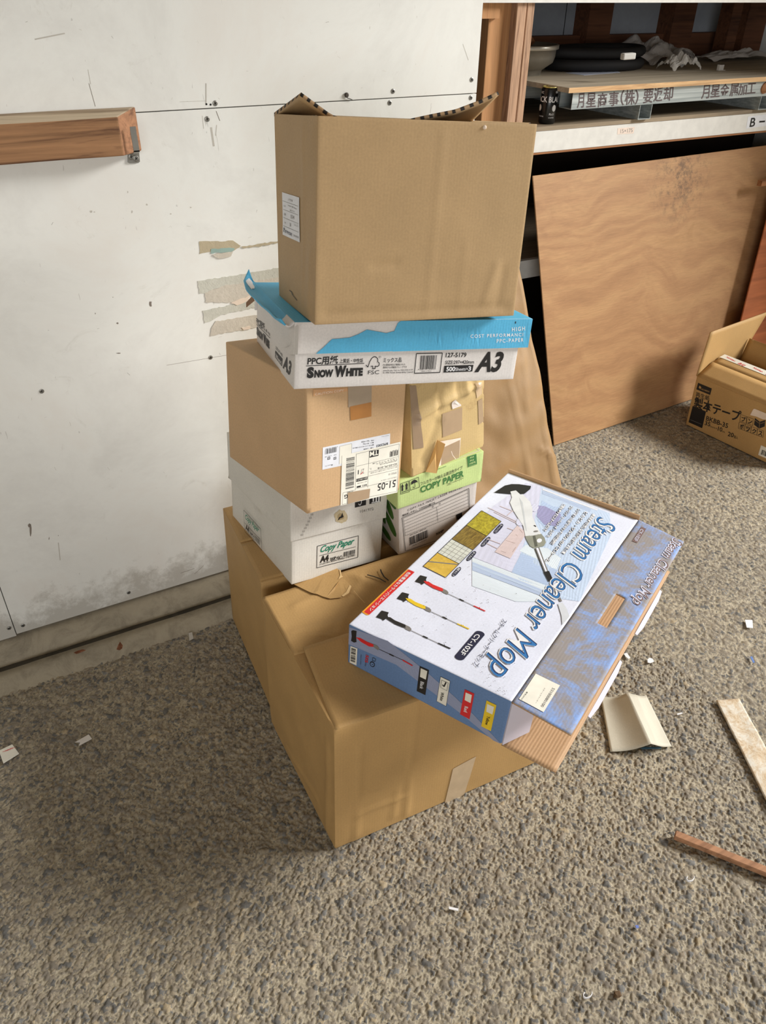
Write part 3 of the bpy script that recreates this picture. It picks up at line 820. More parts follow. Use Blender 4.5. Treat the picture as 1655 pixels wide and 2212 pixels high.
# metal bowl on the board
cb = onz(1143, 163, zbt)
bw = empty('steel_bowl', (cb.x, cb.y, zbt), 'grey steel bowl with a broad bright rim beside the post', 'bowl')
k = (cb-CO).length/CAM_F
bm = bmesh.new(); L = bw.location
cb2 = Matrix.Translation(L+Vector((-.01, .06, 0)))
R1, R0, HH = 70*k, 45*k, 49*k
lathe(bm, [(R0, 0), (R0*1.02, HH*.16), (R0*1.06, HH*.18), (R1*.93, HH*.42), (R1*.97, HH*.60), (R1*.98, HH*.84), (R1*1.01, HH*.85), (R1*1.02, HH), (R1*.98, HH), (R1*.95, HH*.84), (R1*.90, HH*.44), (R0*.95, HH*.2), (.001, HH*.19)], 40, cb2, cap=False)
o = mesh_obj('bowl_body', bm, plain('dull_grey_steel', S(140, 134, 122), .4, .6), bw, smooth=True)
bm = bmesh.new(); lathe(bm, [(R1*1.035, HH*.86), (R1*1.045, HH*.87), (R1*1.045, HH*.99), (R1*1.03, HH*1.0)], 40, cb2, cap=False); mesh_obj('rim_band', bm, plain('bright_steel', S(196, 190, 178), .3, .7), bw, smooth=True)
bm = bmesh.new()
pts = [cb2 @ Vector((math.cos(a)*R1*.72, math.sin(a)*R1*.3+.05, HH*(.95+.42*math.sin(a)))) for a in [math.pi*i/14 for i in range(15)]]
tube(bm, pts, .012, 8); o = mesh_obj('wooden_hoop', bm, M_railwood); thing(o, 'bent brown wooden hoop resting in the steel bowl', 'hoop')

# black hose coil
def coil(cx, cy, a, b_, z, r, seed, name, label):
    bm = bmesh.new()
    pts = [Vector((cx+math.cos(t)*a*(1+.05*math.sin(2*t+seed)), cy+math.sin(t)*b_, z+r+.0012*math.sin(t*2+seed))) for t in [2*math.pi*i/60 for i in range(60)]]
    tube(bm, pts, r, 12, True)
    o = mesh_obj(name, bm, M_hose, smooth=True); thing(o, label, 'hose', 'black hose loops on the pallet board'); return o
M_hose = plain('black_foam_rubber', S(20, 19, 20), .75)
hc = onz(1294, 150, zbt); k = (hc-CO).length/CAM_F
coil(hc.x, hc.y+.03, 100*k, .115, zbt+.001, 9*k, 0, 'hose_loop', 'lower black foam hose loop lying on the pallet board')
coil(hc.x+.004, hc.y+.035, 98*k, .11, zbt+.003+18*k, 8.5*k, .8, 'hose_loop', 'upper black foam hose loop, stacked on the lower loop')
for o_, s_ in zip([o for o in col.objects if o.name.startswith('hose_loop')], (1, 1)): pass
# crumpled sheets
def crumple(name, mat, c, sx, sy, sz, seed, label, cat, tilt=0, fold=5.0, n=40, group=None):
    bm = bmesh.new()
    V = []
    for j in range(n+1):
        row = []
        for i in range(n+1):
            u, v = i/n*2-1, j/n*2-1
            rr = max(0, 1-(u*u+v*v)*.55)
            h = rr**.6*(.45+.55*abs(noise.noise(Vector((u*fold*.7, v*fold*.7, seed)))*1.6))
            h += (abs(noise.noise(Vector((u*fold*1.6, v*fold*1.6, seed+9))))*.22+abs(noise.noise(Vector((u*fold*4, v*fold*4, seed+4))))*.07)*rr
            x = u*sx*(1+.18*noise.noise(Vector((v*3, seed, 1)))); y = v*sy*(1+.18*noise.noise(Vector((u*3, seed, 7))))
            row.append(bm.verts.new((c[0]+x, c[1]+y, c[2]+.0015+h*sz+tilt*max(0, v)*sz)))
        V.append(row)
    for j in range(n):
        for i in range(n):
            bm.faces.new([V[j][i], V[j][i+1], V[j+1][i+1], V[j+1][i]])
    o = mesh_obj(name, bm, mat, smooth=False); solid(o, .0006, 0); thing(o, label, cat, group); return o
def mat_film(name, c, tr):
    m, nt, b = new_mat(name); b.inputs['Base Color'].default_value = c; b.inputs['Roughness'].default_value = .3
    b.inputs['Alpha'].default_value = tr; return m
M_film = mat_film('milky_film', S(196, 188, 180), .9); M_film2 = mat_film('clear_film', S(225, 220, 212), .6)
def at_board(u, v): return onz(u, v, zbt)
c = at_board(1450, 140); k = (c-CO).length/CAM_F
crumple('plastic_bag', M_film, (c.x+.03, c.y+.12, zbt), 62*k, .12, 36*k, 3.1, 'large crumpled milky plastic bag beside the black hose loops', 'plastic bag', tilt=.4, fold=2.0)
c = at_board(1478, 152)
crumple('film_wrapper', M_film2, (c.x, c.y+.03, zbt), 32*k, .05, 26*k, 8.2, 'small crumpled clear wrapper in front of the large milky bag', 'wrapper', fold=4)
c = at_board(1590, 132)
crumple('plastic_sheet', M_film, (c.x+.05, c.y+.06, zbt), 90*k, .06, 16*k, 5.5, 'flat crumpled plastic sheet on the board right of the large bag', 'plastic sheet', fold=3)
c = at_board(1255, 118)
crumple('plastic_strip', M_film, (c.x, c.y+.06, zbt), 62*k, .04, 26*k, 2.7, 'crumpled plastic strip lying behind the black hose loops', 'plastic strip', fold=3)
a_ = [at_board(*p) for p in ((1222, 158), (1262, 163), (1340, 157), (1330, 152), (1250, 155))]
bm = bmesh.new(); f = bm.faces.new([bm.verts.new((p.x, p.y, zbt+.0008)) for p in a_]); r_ = bmesh.ops.extrude_face_region(bm, geom=[f]); 
for v in r_['geom']:
    if isinstance(v, bmesh.types.BMVert): v.co.z -= .0006
o = mesh_obj('paper_sheet', bm, plain('pale_blue_paper', S(196, 204, 222), .6)); thing(o, 'pale blue printed paper sheet under the black hose loops', 'paper')
p = at_board(1553, 153); bm = bmesh.new(); abox(bm, (p.x, p.y, zbt+.0003), (p.x+.035, p.y+.012, zbt+.002)); abox(bm, (p.x, p.y, zbt+.002), (p.x+.0016, p.y+.012, zbt+.02)); abox(bm, (p.x+.0016, p.y+.010, zbt+.002), (p.x+.035, p.y+.012, zbt+.018))
o = mesh_obj('plastic_clip', bm, M_film2); thing(o, 'small clear plastic clip standing on the pallet board', 'clip')
p = onz(1350, 122, zbt+.075); bm = bmesh.new(); bar(bm, (p.x-.012, p.y, p.z), (p.x+.03, p.y-.01, p.z+.002), .024, .018)
o = mesh_obj('foam_offcut', bm, plain('white_foam', S(214, 212, 208), .7)); bevel(o, .003); thing(o, 'white foam offcut resting on the black hose loops', 'foam piece')

# dark pipe roll on the lower shelf
bm = bmesh.new(); y0 = 2.45; zc = ony(1152, 448, y0).z; R_ = (ony(1152, 408, y0).z-ony(1152, 490, y0).z)/2
for k_ in range(3):
    a = k_*2.1
lathe(bm, [(R_, 0), (R_, .55)], 28, Matrix.Translation((1.25, y0, zf2t+R_+.001)) @ Matrix.Rotation(math.pi/2, 4, 'Y'))
o = mesh_obj('sheet_metal_roll', bm, plain('dark_sheet_metal', S(104, 108, 116), .4, .5), smooth=False); bevel(o, .004); thing(o, 'grey metal roll lying on the lower shelf behind the plywood', 'metal roll')

# ------------------------------------------------------------------ leaning sheets
BL, TL = onz(1197, 963), ony(1151, 380, 2.125)
dirx = Vector((onz(1490, 865)-BL)); dirx.z = 0; dirx.normalize()
BLp = Vector((BL.x, BL.y, .001))
up = TL-BLp; LEN = 1.86
def slab(name, p00, dx, up, th, mat, label, cat, n=(0, 0)):
    nrm = dx.cross(up).normalized()      # points to the viewer
    c = [p00, p00+dx, p00-nrm*th, p00+dx-nrm*th, p00+up, p00+dx+up, p00+up-nrm*th, p00+dx+up-nrm*th]
    bm = bmesh.new(); hexa_bm(bm, c); o = mesh_obj(name, bm, mat); bevel(o, .0012, 1); thing(o, label, cat); return o
slab('plywood_sheet', BLp, dirx*LEN, up, .005, M_ply, 'large brown plywood sheet leaning against the storage rack', 'plywood sheet')
pb = onz(1552, 858); nrm = dirx.cross(up).normalized()
pt = onplane(1655, 456, pb, nrm); upr = (pt-pb); upr = upr*(1.0/upr.length)
pb = Vector(pb)+nrm*.014; pb.z = .012
pe = onplane(1641, 396, pb+nrm*.004, nrm)
slab('hardboard_panel', pb, dirx*.62, upr*((pe.z-.0112-pb.z)/upr.z), .006, wood('reddish_hardboard', S(168, 98, 60), S(140, 78, 48), .5, 0), 'reddish brown panel leaning on the right of the plywood sheet', 'panel')
bm = bmesh.new(); bar(bm, pe, pe+dirx*.55, .02, .02); o = mesh_obj('wooden_batten', bm, M_railwood); thing(o, 'short wooden batten end at the right edge, on top of the reddish panel', 'batten')

# kraft wrapped sheet
KBR = onz(1211, 1060); KBR.z = .002; K1 = ony(1125, 585, 2.0)
kup = (K1-KBR); kup = kup*(.93/kup.z)
kdx = Vector((-.415, -.03, 0))
kq = Quad(KBR+kdx, KBR, KBR+kup, KBR+kdx+kup, bumpf=dents(11, .018, 5, lines=((.39, .02, .40, .30, .008, .006), (.30, .05, .26, .8, .005, .006), (.41, .12, .36, .16, .008, .008), (.33, .3, .38, .55, .004, .008))), edge=False)
bm = bmesh.new(); uvl = bm.loops.layers.uv.new('UVMap'); grid_face(bm, kq, .012, uvl)
o = mesh_obj('kraft_wrapped_sheet', bm, M_kraft_K); solid(o, .006, -1); thing(o, 'tall sheet wrapped in creased kraft paper leaning behind the box stack', 'wrapped sheet')
# ------------------------------------------------------------------ the box stack
def flap(name, p00, p10, p11, p01, mats, parent, bf=None, th=.004, cell=.01, hole=None, edge_mat=None, off=-1, matface=0, rim=False, **kw):
    q = Quad(p00, p10, p11, p01, bumpf=bf, edge=False)
    bm = bmesh.new(); uvl = bm.loops.layers.uv.new('UVMap'); grid_face(bm, q, cell, uvl, 0, hole=hole)
    o = mesh_obj(name, bm, mats, parent, **kw)
    m = o.modifiers.new('solid', 'SOLIDIFY'); m.thickness = th; m.offset = off; m.use_even_offset = True
    if rim: m.material_offset = 1; m.material_offset_rim = rim
    return o, q

# B2: back floor carton ------------------------------------------------
c = BX['B2']
b2 = empty('cardboard_box', c[0], 'large plain brown carton on the floor at the back, under the two copy paper boxes', 'cardboard box')
B2 = Box(c, {'left': dents(21, .004, 4), 'front': dents(22, .003, 4), 'top': dents(23, .004, 5)})
B2.build('carton_body', M_kraft_B, b2)
q = B2.q['top']
flap('top_flap', q.at(0, .02, .0015), q.at(.99, .02, .0015), q.at(.99, .47, .0015), q.at(0, .47, .0015), M_kraft_B, b2, dents(24, .002, 6), .003)
flap('top_flap', q.at(0, .50, .0015), q.at(.99, .50, .0015), q.at(.99, .99, .0015), q.at(0, .99, .0015), M_kraft_B, b2, dents(25, .002, 6), .003)

# B1: front floor carton -----------------------------------------------
c = BX['B1']
b1 = empty('cardboard_box', c[0], 'large plain brown carton on the floor at the front, with the mop box on top', 'cardboard box')
H1 = .376
B1 = Box(c, {'front': dents(31, .0035, 4, lines=((.045, 0, .05, .30, .004, .006), (.16, .0, .165, .37, .0035, .005), (.05, .09, .15, .085, .003, .005), (.05, .16, .10, .15, .003, .005), (.13, .03, .135, .12, .003, .004))),
             'left': dents(32, .004, 4, lines=((.33, .0, .34, .3, .003, .01), (.10, .02, .28, .05, .003, .006))),
             'top': dents(33, .003, 5, lines=((.02, .25, .30, .12, .004, .004), (.10, .12, .22, .30, .003, .004), (.14, .36, .24, .20, -.004, .004), (.24, .36, .30, .22, .006, .007), (.2, .3, .3, .33, .004, .004), (.05, .33, .16, .35, .003, .004)))})
B1.build('carton_body', M_kraft_B, b1, cell=.007)
zz = Z(460, 1150, 4.1375)
q = B1.q['top']
# flap folded over from the front: its free left edge lifts a little off the box
P0 = onplane(655, 1396, q.at(.1, .5, .012), q.n); P1 = onplane(900, 1352, q.at(.3, .5, .010), q.n)
A0 = q.at(.004, .0, .001); A1 = q.at(.55, .0, .001)
flap('top_flap', A0, A1, P0+(A1-A0), P0, M_kraft_B, b1, dents(34, .004, 6, lines=((.12, .1, .30, .02, .003, .006),)), .004)
o_, q = flap('top_flap', q.at(.003, .52, .002), q.at(.99, .52, .002), q.at(.99, 1.02, .018), q.at(.0, 1.0, .004), M_kraft_B, b1,
     dents(35, .003, 7, lines=((.10, .02, .22, .16, .003, .007), (.02, .06, .30, .03, .003, .007), (.20, .16, .30, .02, .005, .008), (.28, .16, .36, .06, -.004, .008), (.36, .16, .40, .04, .003, .007), (.05, .13, .16, .15, .003, .007))), .004, .008)
# torn, lifted paper patch near the back edge
pr = Print(q, b1, 'torn_paper', lift=.0030, base=zz)
pr.poly([(700, 460), (900, 395), (1090, 320), (1130, 350), (1150, 400), (1230, 480), (1190, 560), (1150, 590), (1050, 600), (900, 560)], M_kraft_B, 0)
pr.done()
pr = Print(q, b1, 'torn_edge', lift=.0040, base=zz)
M_torn2 = plain('light_paper_tear', S(222, 188, 134), .8)
pr.poly([(1128, 345), (1142, 352), (1150, 400), (1165, 408), (1120, 432), (1138, 396)], M_torn2)
pr.poly([(1222, 480), (1238, 492), (1215, 555), (1165, 585), (1150, 578), (1190, 545)], M_torn2)
pr.line((1260, 540), (1356, 640), .0012, M_torn2)
pr.done()
pr = Print(q, b1, 'pen_mark', lift=.0046, base=zz)
pr.lines([(1378, 393), (1430, 405), (1490, 425), (1545, 455)], .0028, M_black); pr.lines([(1497, 345), (1505, 370), (1530, 410), (1570, 440)], .0028, M_black)
pr.done()
pr = Print(B1.q['front'], b1, 'packing_tape', lift=.0012, base=Z(560, 1500, 2.364))
pr.rect([(945, 560), (990, 380), (1107, 315), (1042, 523)], M_tapec, 0, 6); pr.done(label='strip of clear tape')

# A4 copy paper box with lid --------------------------------------------
c = BX['A4']
a4 = empty('copy_paper_box', c[0], 'dusty white copy paper box with green lettering, under the tan carton', 'paper box')
A4 = Box(c, {'front': dents(41, .0015, 6), 'left': dents(42, .003, 5)})
A4.build('box_base', M_white_A4, a4, faces=('front', 'left', 'right', 'back', 'bottom'), thick=.003)
lc = sub_box(c, 0, 1, 0, 1, .483, 1.0, .0045)
L4 = Box(lc, {'front': dents(43, .003, 7, lines=((.0, .01, .21, .01, -.002, .01),)), 'left': dents(44, .004, 6)})
lid4 = L4.build('lid', M_white_A4, a4, faces=('front', 'left', 'top', 'right', 'back'), thick=.003)
zz = Z(500, 1040, 4.868)
pr = Print(A4.q['front'], a4, 'copy_paper_print', base=zz)
pr.lines([(902, 680), (1335, 570), (1328, 795), (895, 907)], .0013, M_black, closed=True)
pr.text('Copy Paper', (935, 745), (1292, 652), (938, 680), M_teal, .02, .45)
pr.line((925, 780), (1305, 685), .001, M_black)
pr.text('A4', (928, 850), (1020, 832), (934, 784), M_black, .05)
pr.text('500枚×5', (1038, 833), (1130, 812), (1038, 796), M_black, .03)
pr.ellipse((1150, 795), (1166, 791), (1150, 778), M_black); pr.ellipse((1150, 795), (1161, 792), (1150, 784), M_white_A4, 2); pr.text('R', (1146, 800), (1156, 798), (1146, 788), M_black, lv=3)
pr.bars([(1180, 742), (1305, 712), (1302, 755), (1176, 788)], 22, M_black)
pr.text('4710818 900002', (1178, 795), (1300, 768), (1178, 786), M_black)
pr.text('STYLUEST MWE.  MADE IN INDONESIA  4710818 900002', (925, 880), (1300, 780), (925, 864), M_black, .01)
pr.done()
pr = Print(A4.q['left'], a4, 'copy_paper_print', base=zz)
# the lid of the long side is part of the same print line, so draw on the visible face pieces
pr.z = zz
pr.lift = .0054
pr.lines([(147, 297), (340, 490), (348, 720), (163, 520)], .0013, M_black, closed=True)
pr.text('Copy Paper', (165, 385), (320, 535), (164, 330), M_teal, .02, .45)
pr.line((160, 430), (330, 598), .001, M_black)
pr.text('A4', (170, 492), (210, 535), (168, 440), M_black, .05)
pr.text('500枚×5', (216, 540), (268, 592), (216, 512), M_black, .03)
pr.bars([(274, 560), (326, 614), (328, 668), (278, 612)], 22, M_black)
pr.text('STYLUEST MWE.  MADE IN INDONESIA', (170, 510), (270, 620), (170, 496), M_black)
pr.done()
pr = Print(L4.q['front'], lid4, 'lid_print', base=zz)
pr.rect([(1303, 205), (1420, 182), (1416, 248), (1300, 277)], M_black, 0, 1)
pr.rect([(1455, 165), (1570, 142), (1568, 210), (1452, 240)], M_black, 0, 1)
pr.lines([(1370, 190), (1368, 225), (1358, 247), (1345, 248), (1340, 235)], .0016, M_white)
for x in (1495, 1525): pr.line((x, 165), (x-2, 212), .0035, M_white)
pr.line((1475, 225), (1560, 207), .0018, M_white); pr.line((1553, 160), (1550, 205), .0035, M_white)
pr.text('1041972', (1357, 330), (1495, 300), (1355, 303), M_grey)
pr.done()
pr = Print(L4.q['front'], lid4, 'stamped_number', base=zz)
# broken row of small stamped characters
for i in range(7):
    x, y = 845-i*17, 350+i*36
    pr.text('05'[i % 2]+'2', (x-14, y+9), (x+14, y+2), (x-14, y-10), M_grey, lv=1)
pr.done()
pr = Print(L4.q['front'], lid4, 'scorched_hole', base=zz)
M_scorch = card('scorch_tan', S(196, 180, 146)); M_scorch2 = card('scorch_brown', S(166, 146, 108))
rr = random.Random(5)
def ring(cx, cy, R, n=18, sx=1, sy=1): return [(cx+math.cos(2*math.pi*i/n)*R*sx*rr.uniform(.85, 1.15), cy+math.sin(2*math.pi*i/n)*R*sy*rr.uniform(.85, 1.15)) for i in range(n)]
pr.poly(ring(1150, 372, 70), M_scorch, 0); pr.poly(ring(1152, 372, 34), M_scorch2, 1)
pr.poly([(1118, 410), (1132, 375), (1150, 368), (1170, 325), (1172, 352), (1180, 372), (1160, 384), (1142, 388), (1128, 405)], M_black, 2); pr.done()
bm = bmesh.new(); p = L4.q['left'].at(.985, .97, .001)
# G copy paper box, green lid -------------------------------------------
c = BX['G']
gb = empty('copy_paper_box', c[0], 'white copy paper box with a pale green lid, under the taped kraft parcel', 'paper box')
G = Box(c, {'front': dents(51, .0015, 6)})
G.build('box_base', M_white_G, gb, faces=('front', 'left', 'right', 'back', 'bottom'), thick=.003)
lc = sub_box(c, 0, 1, 0, 1, .655, 1.0, .006)
LG = Box(lc, {'front': dents(53, .003, 7)})
lidg = LG.build('lid', M_green, gb, faces=('front', 'left', 'top', 'right', 'back'), thick=.003)
zz = Z(840, 960, 7.523)
pr = Print(LG.q['front'], lidg, 'lid_print', base=zz, lift=.0008)
pr.text('COPY PAPER', (512, 785), (1218, 515), (508, 688), M_greenink, .03)
pr.text('フルカラーが映える高白色タイプ', (515, 665), (1195, 398), (512, 612), M_black, .005)
pr.text('コピーペーパー', (940, 668), (1218, 560), (938, 632), M_black, .01)
pr.text('PAPERCHOPPE', (742, 425), (930, 358), (742, 408), M_greenink)
pr.lines([(188, 640), (322, 592), (335, 765), (190, 808)], .0011, M_black, closed=True)
for x in (222, 290):
    pr.rect([(x-14, 760-(x-222)*.3), (x+14, 750-(x-222)*.3), (x+12, 688-(x-222)*.3), (x-12, 697-(x-222)*.3)], M_black, 1, 1)
    pr.poly([(x-22, 698-(x-222)*.3), (x+22, 684-(x-222)*.3), (x-4, 636-(x-222)*.3)], M_black, 2)
pr.line((205, 780), (322, 742), .0016, M_black)
pr.lines([(335, 588), (480, 530), (500, 690), (350, 742)], .0011, M_black, closed=True)
pr.poly([(362, 652), (368, 610), (395, 580), (425, 570), (455, 585), (470, 615), (450, 612), (430, 622), (405, 626), (385, 645)], M_black, 2)
pr.lines([(417, 580), (425, 690), (412, 702), (395, 698), (390, 682)], .0012, M_black)
pr.rect([(1268, 197), (1420, 150), (1430, 320), (1285, 370)], M_greenink, 1, 1)
pr.text('100%', (1305, 330), (1408, 292), (1305, 300), M_green, .02, lv=3)
pr.line((1295, 352), (1420, 312), .0006, M_green, 3)
for x in (1322, 1345, 1368):
    for yy in (195, 245):
        y = yy-(x-1345)*.3
        pr.poly([(x-9, y+22), (x+9, y+16), (x, y-14)], M_green, 3)
pr.done()
pr = Print(G.q['front'], gb, 'front_print', base=zz)
pr.text('COPY.FAX.INKJET.LASER PRINTER', (305, 1085), (1190, 705), (303, 1052), M_black, .005, space=1.3)
pr.text('再利用しやすい、フタ付きの箱です。', (218, 1172), (762, 952), (215, 1140), M_black, .015)
pr.lines([(270, 1730), (213, 1192), (1300, 712), (1322, 1180)], .0012, M_black)
pr.line((280, 1732), (760, 1560), .0012, M_black)
pr.lines([(235, 1198), (265, 1482), (1302, 1055), (1282, 735)], .0007, M_black, closed=True)
for k_ in range(1, 6):
    f = k_/6; pr.line((235+30*f, 1198+284*f), (1282+20*f, 735+320*f), .0006, M_black)
pr.line((775, 1015), (797, 1250), .0007, M_black)
pr.text('品', (700, 1028), (728, 1016), (699, 1002), M_black); pr.text('名', (812, 980), (840, 968), (811, 955), M_black)
pr.text('Item Code : APP7129', (345, 1478), (605, 1372), (344, 1462), M_black, .01)
pr.bars([(332, 1510), (642, 1378), (650, 1500), (342, 1628)], 26, M_black)
pr.text('4 971660 922259', (330, 1645), (615, 1515), (329, 1625), M_black); pr.text('Made in Indonesia', (385, 1652), (612, 1548), (384, 1636), M_black)
pr.text('500枚', (765, 1475), (905, 1412), (763, 1432), M_black, .03)
pr.poly([(1095, 1140), (1190, 1100), (1195, 1190), (1100, 1230)], M_black, 1)
pr.done()
ql = G.q['left']; M_leaf = plain('leaf_green', S(58, 98, 34), .5)
pr = Print(ql, gb, 'leaf_print', lift=.0006)
pr.z = lambda x, y: (x, y)
for (s0, t0, L, wd, an) in ((.97, .60, .06, .022, 2.6), (.93, .42, .07, .022, 2.2), (.97, .22, .08, .024, 2.4), (.80, .5, .08, .02, 2.9), (.82, .25, .08, .02, 2.0), (.9, .1, .06, .02, 2.8), (.66, .4, .07, .02, 2.5)):
    pts = []
    for i in range(13):
        a = i/12*2*math.pi; px_, py_ = (math.cos(a)*.5+.5)*L, math.sin(a)*wd/2*(1-.3*math.cos(a))
        pts.append((s0+(px_*math.cos(an)-py_*math.sin(an))/ql.W, t0+(px_*math.sin(an)+py_*math.cos(an))/ql.H))
    pr._face([(min(.995, s), min(.64, max(.01, t))) for s, t in pts], M_leaf, 0)
pr.done()

# C tan carton ----------------------------------------------------------
c = BX['C']
cc_ = empty('cardboard_box', c[0], 'tan carton with upside-down shipping labels, under the blue-lidded paper box', 'cardboard box')
C_ = Box(c, {'front': dents(61, .001, 5), 'left': dents(62, .0012, 4)})
C_.build('carton_body', M_kraft_C, cc_, cell=.012)
zz = Z(680, 920, 7.523)
pr = Print(C_.q['front'], cc_, 'shipping_label', base=zz)
pr.rect([(120, 712), (128, 350), (1225, 122), (1218, 480)], M_labelw, 0, 3)
pr.rect([(405, 330), (600, 285), (592, 560), (395, 620)], M_label, 1, 1)
for a, b in (((405, 330), (600, 285)), ((405, 330), (395, 620)), ((600, 285), (592, 560))): pr.line(a, b, .0004, M_grey, 2)
cols = [S(60, 50, 50), S(150, 70, 60), S(70, 110, 80), S(60, 70, 110), S(60, 60, 60)]
pr.bars([(168, 385), (360, 345), (358, 420), (165, 462)], 16, M_black, 1, 4)
pr.text('4 549081 021245', (375, 328), (172, 370), (376, 342), M_black)
pr.text('BPE2003', (1190, 268), (1000, 310), (1188, 305), M_black, .02, lv=1)
for i, (s_, x0, x1, y) in enumerate((('入数：1,500枚', 955, 790, 350), ('梱包サイズ 49.5×31×28(cm)', 960, 615, 305), ('重さ：約3.70kg', 958, 785, 268), ('内容：76gsm 中性紙', 960, 755, 232))):
    pr.text(s_, (x0, y-8), (x1, y+22+(0 if i != 1 else 30)), (x0, y+12), M_black, .01)
pr.text('Made in China', (1200, 150), (1085, 172), (1200, 160), M_black); pr.text('Amazon Co.', (292, 618), (160, 650), (292, 632), M_black)
for cx in (225, 325):
    pr.lines([(cx-18, 512), (cx+20, 503), (cx+20, 538), (cx-20, 547)], .0009, M_black, closed=True); pr.text('紙', (cx+12, 512), (cx-12, 520), (cx+12, 534), M_black)
pr.text('PAP', (350, 458), (305, 468), (350, 472), M_black); pr.text('外装 1個', (275, 475), (165, 500), (275, 486), M_black)
pr.line((283, 622), (283, 645), .0008, M_black); pr.line((270, 625), (270, 648), .0008, M_black)
pr.done(label='white product label printed upside down')
pr = Print(C_.q['front'], cc_, 'shipping_label', base=zz, lift=.0011)
pr.rect([(415, 1292), (440, 478), (1390, 255), (1338, 1078)], M_label, 0, 4)
for a, b in (((670, 455), (1368, 290)), ((1368, 290), (1330, 1060)), ((1330, 1060), (880, 1150)), ((670, 455), (655, 1035)), ((882, 408), (855, 1000)), ((675, 655), (1352, 495)), ((872, 748), (1345, 640)),
             ((865, 815), (1340, 705)), ((670, 862), (862, 818)), ((660, 1018), (1325, 868)), ((455, 1085), (660, 1035)), ((455, 1085), (440, 1275)), ((440, 1275), (530, 1250))):
    pr.line(a, b, .0005, M_black, 1)
pr.rect([(885, 515), (885, 408), (1038, 383), (1032, 482)], M_black, 1, 1)
pr.text('TM', (1026, 392), (892, 420), (1024, 466), M_label, .03, lv=3)
pr.bars([(1352, 390), (1215, 425), (1210, 505), (1345, 472)], 16, M_black)
pr.text('118-8810', (1350, 375), (1222, 408), (1350, 392), M_black)
pr.bars([(645, 500), (630, 1000), (495, 1032), (510, 525)], 44, M_black, 1, 9)
pr.text('51-05', (1318, 872), (1022, 940), (1306, 985), M_black, .01)
pr.text('SD-03-PL-01B', (1335, 600), (1020, 675), (1333, 628), M_black, .01)
pr.text('TMTM2002 1105', (1330, 740), (1195, 772), (1328, 770), M_grey); pr.text('100-0123-1102-4', (1322, 820), (1075, 878), (1320, 838), M_grey)
for i, y in enumerate((535, 552, 572)): pr.text(('シカエヤ ブノエ 三美', 'トキワ ニチ ボクヤ', 'ABCO3456TRGK1105')[i], (1335, y-20), (935+i*60, y+70-i*12), (1333, y-2), M_black)
pr.text('RM 1150 442 1104 5580 110 4508', (1335, 655), (905, 758), (1334, 672), M_grey)
pr.rect([(668, 908), (670, 862), (855, 820), (852, 865)], M_black, 1, 1); pr.text('2011/01/11', (848, 828), (678, 868), (846, 852), M_label, .01, lv=3)
pr.text('2011/01/08', (845, 888), (690, 925), (843, 905), M_grey)
pr.rect([(675, 1005), (678, 978), (745, 962), (742, 990)], M_black, 1, 1); pr.text('指定日', (845, 942), (768, 958), (843, 968), M_black, .02)
pr.text('G', (535, 1108), (475, 1122), (535, 1168), M_black, .03)
pr.text('01904', (618, 1048), (520, 1070), (616, 1064), M_black)
pr.text('27', (800, 690), (742, 702), (796, 770), M_grey, .0); pr.line((738, 785), (782, 742), .0012, M_red, 2); pr.text('1', (712, 712), (698, 716), (708, 782), M_black)
pr.text('1,', (912, 680), (888, 690), (910, 712), M_black)
pr.done(label='cream shipping label stuck on upside down, reads 51-05')
pr = Print(C_.q['front'], cc_, 'packing_tape', base=zz, lift=.0022)
pr.rect([(528, 1262), (530, 1078), (892, 1015), (875, 1168)], M_tape, 0, 3); pr.done()
zz = Z(450, 700, 2.069)
pr = Print(C_.q['front'], cc_, 'packing_tape', base=zz, lift=.0011)
pr.rect([(625, 372), (623, 180), (732, 175), (728, 352)], plain('grey_brown_tape', S(168, 150, 128), .4), 0, 4)
pr.rect([(635, 430), (632, 368), (728, 348), (728, 412)], M_tape2, 1, 3)
pr.done()
pr = Print(C_.q['front'], cc_, 'torn_tape', base=zz, lift=.0010)
pr.rect([(468, 322), (468, 292), (622, 285), (622, 300)], plain('faded_tape', S(206, 158, 112), .4), 0, 2)
pr.text('CAUTION COPY', (476, 318), (605, 300), (476, 308), M_torn)
pr.done()

# P kraft parcel --------------------------------------------------------
c = BX['P']
pb_ = empty('kraft_parcel', c[0], 'crumpled pale kraft parcel patched with brown tape, on the green-lidded paper box', 'parcel')
Pb = Box(c, {'front': dents(71, .003, 6, lines=((.01, .125, .21, .165, .006, .003), (.075, .13, .078, .25, -.005, .006), (.15, .15, .14, .25, .005, .005), (.125, .15, .12, .25, -.004, .004), (.17, .15, .165, .25, -.004, .004), (.03, .03, .07, .10, -.005, .01))),
             'left': dents(72, .006, 8)})
Pb.build('parcel_body', M_kraft_P, pb_, cell=.005, bev=.004)
zz = Z(860, 820, 8.275)
for P4_, m_ in (([(790, 1030), (790, 610), (1140, 490), (1130, 890)], M_tape), ([(1430, 800), (1418, 375), (1500, 330), (1522, 745)], M_tape),
                ([(1400, 330), (1368, 60), (1485, 30), (1492, 250)], plain('light_tape', S(206, 178, 142), .4)), ([(270, 1240), (200, 110), (318, 105), (455, 1215)], plain('grey_tape', S(148, 124, 98), .4))):
    pr = Print(Pb.q['front'], pb_, 'tape_patch', base=zz, lift=.0012); pr.rect(P4_, m_, 0, 8); pr.done()
pr = Print(Pb.q['front'], pb_, 'torn_patch', base=zz, lift=.0016)
pr.rect([(632, 1625), (735, 1100), (1105, 1030), (1085, 1400)], M_torn, 0, 6)
pr.rect([(762, 1552), (765, 1222), (1090, 1068), (1080, 1405)], M_tape, 2, 6)
pr.lines([(935, 1270), (960, 1340), (1000, 1390), (1035, 1435)], .0014, M_torn, 3)
pr.done()
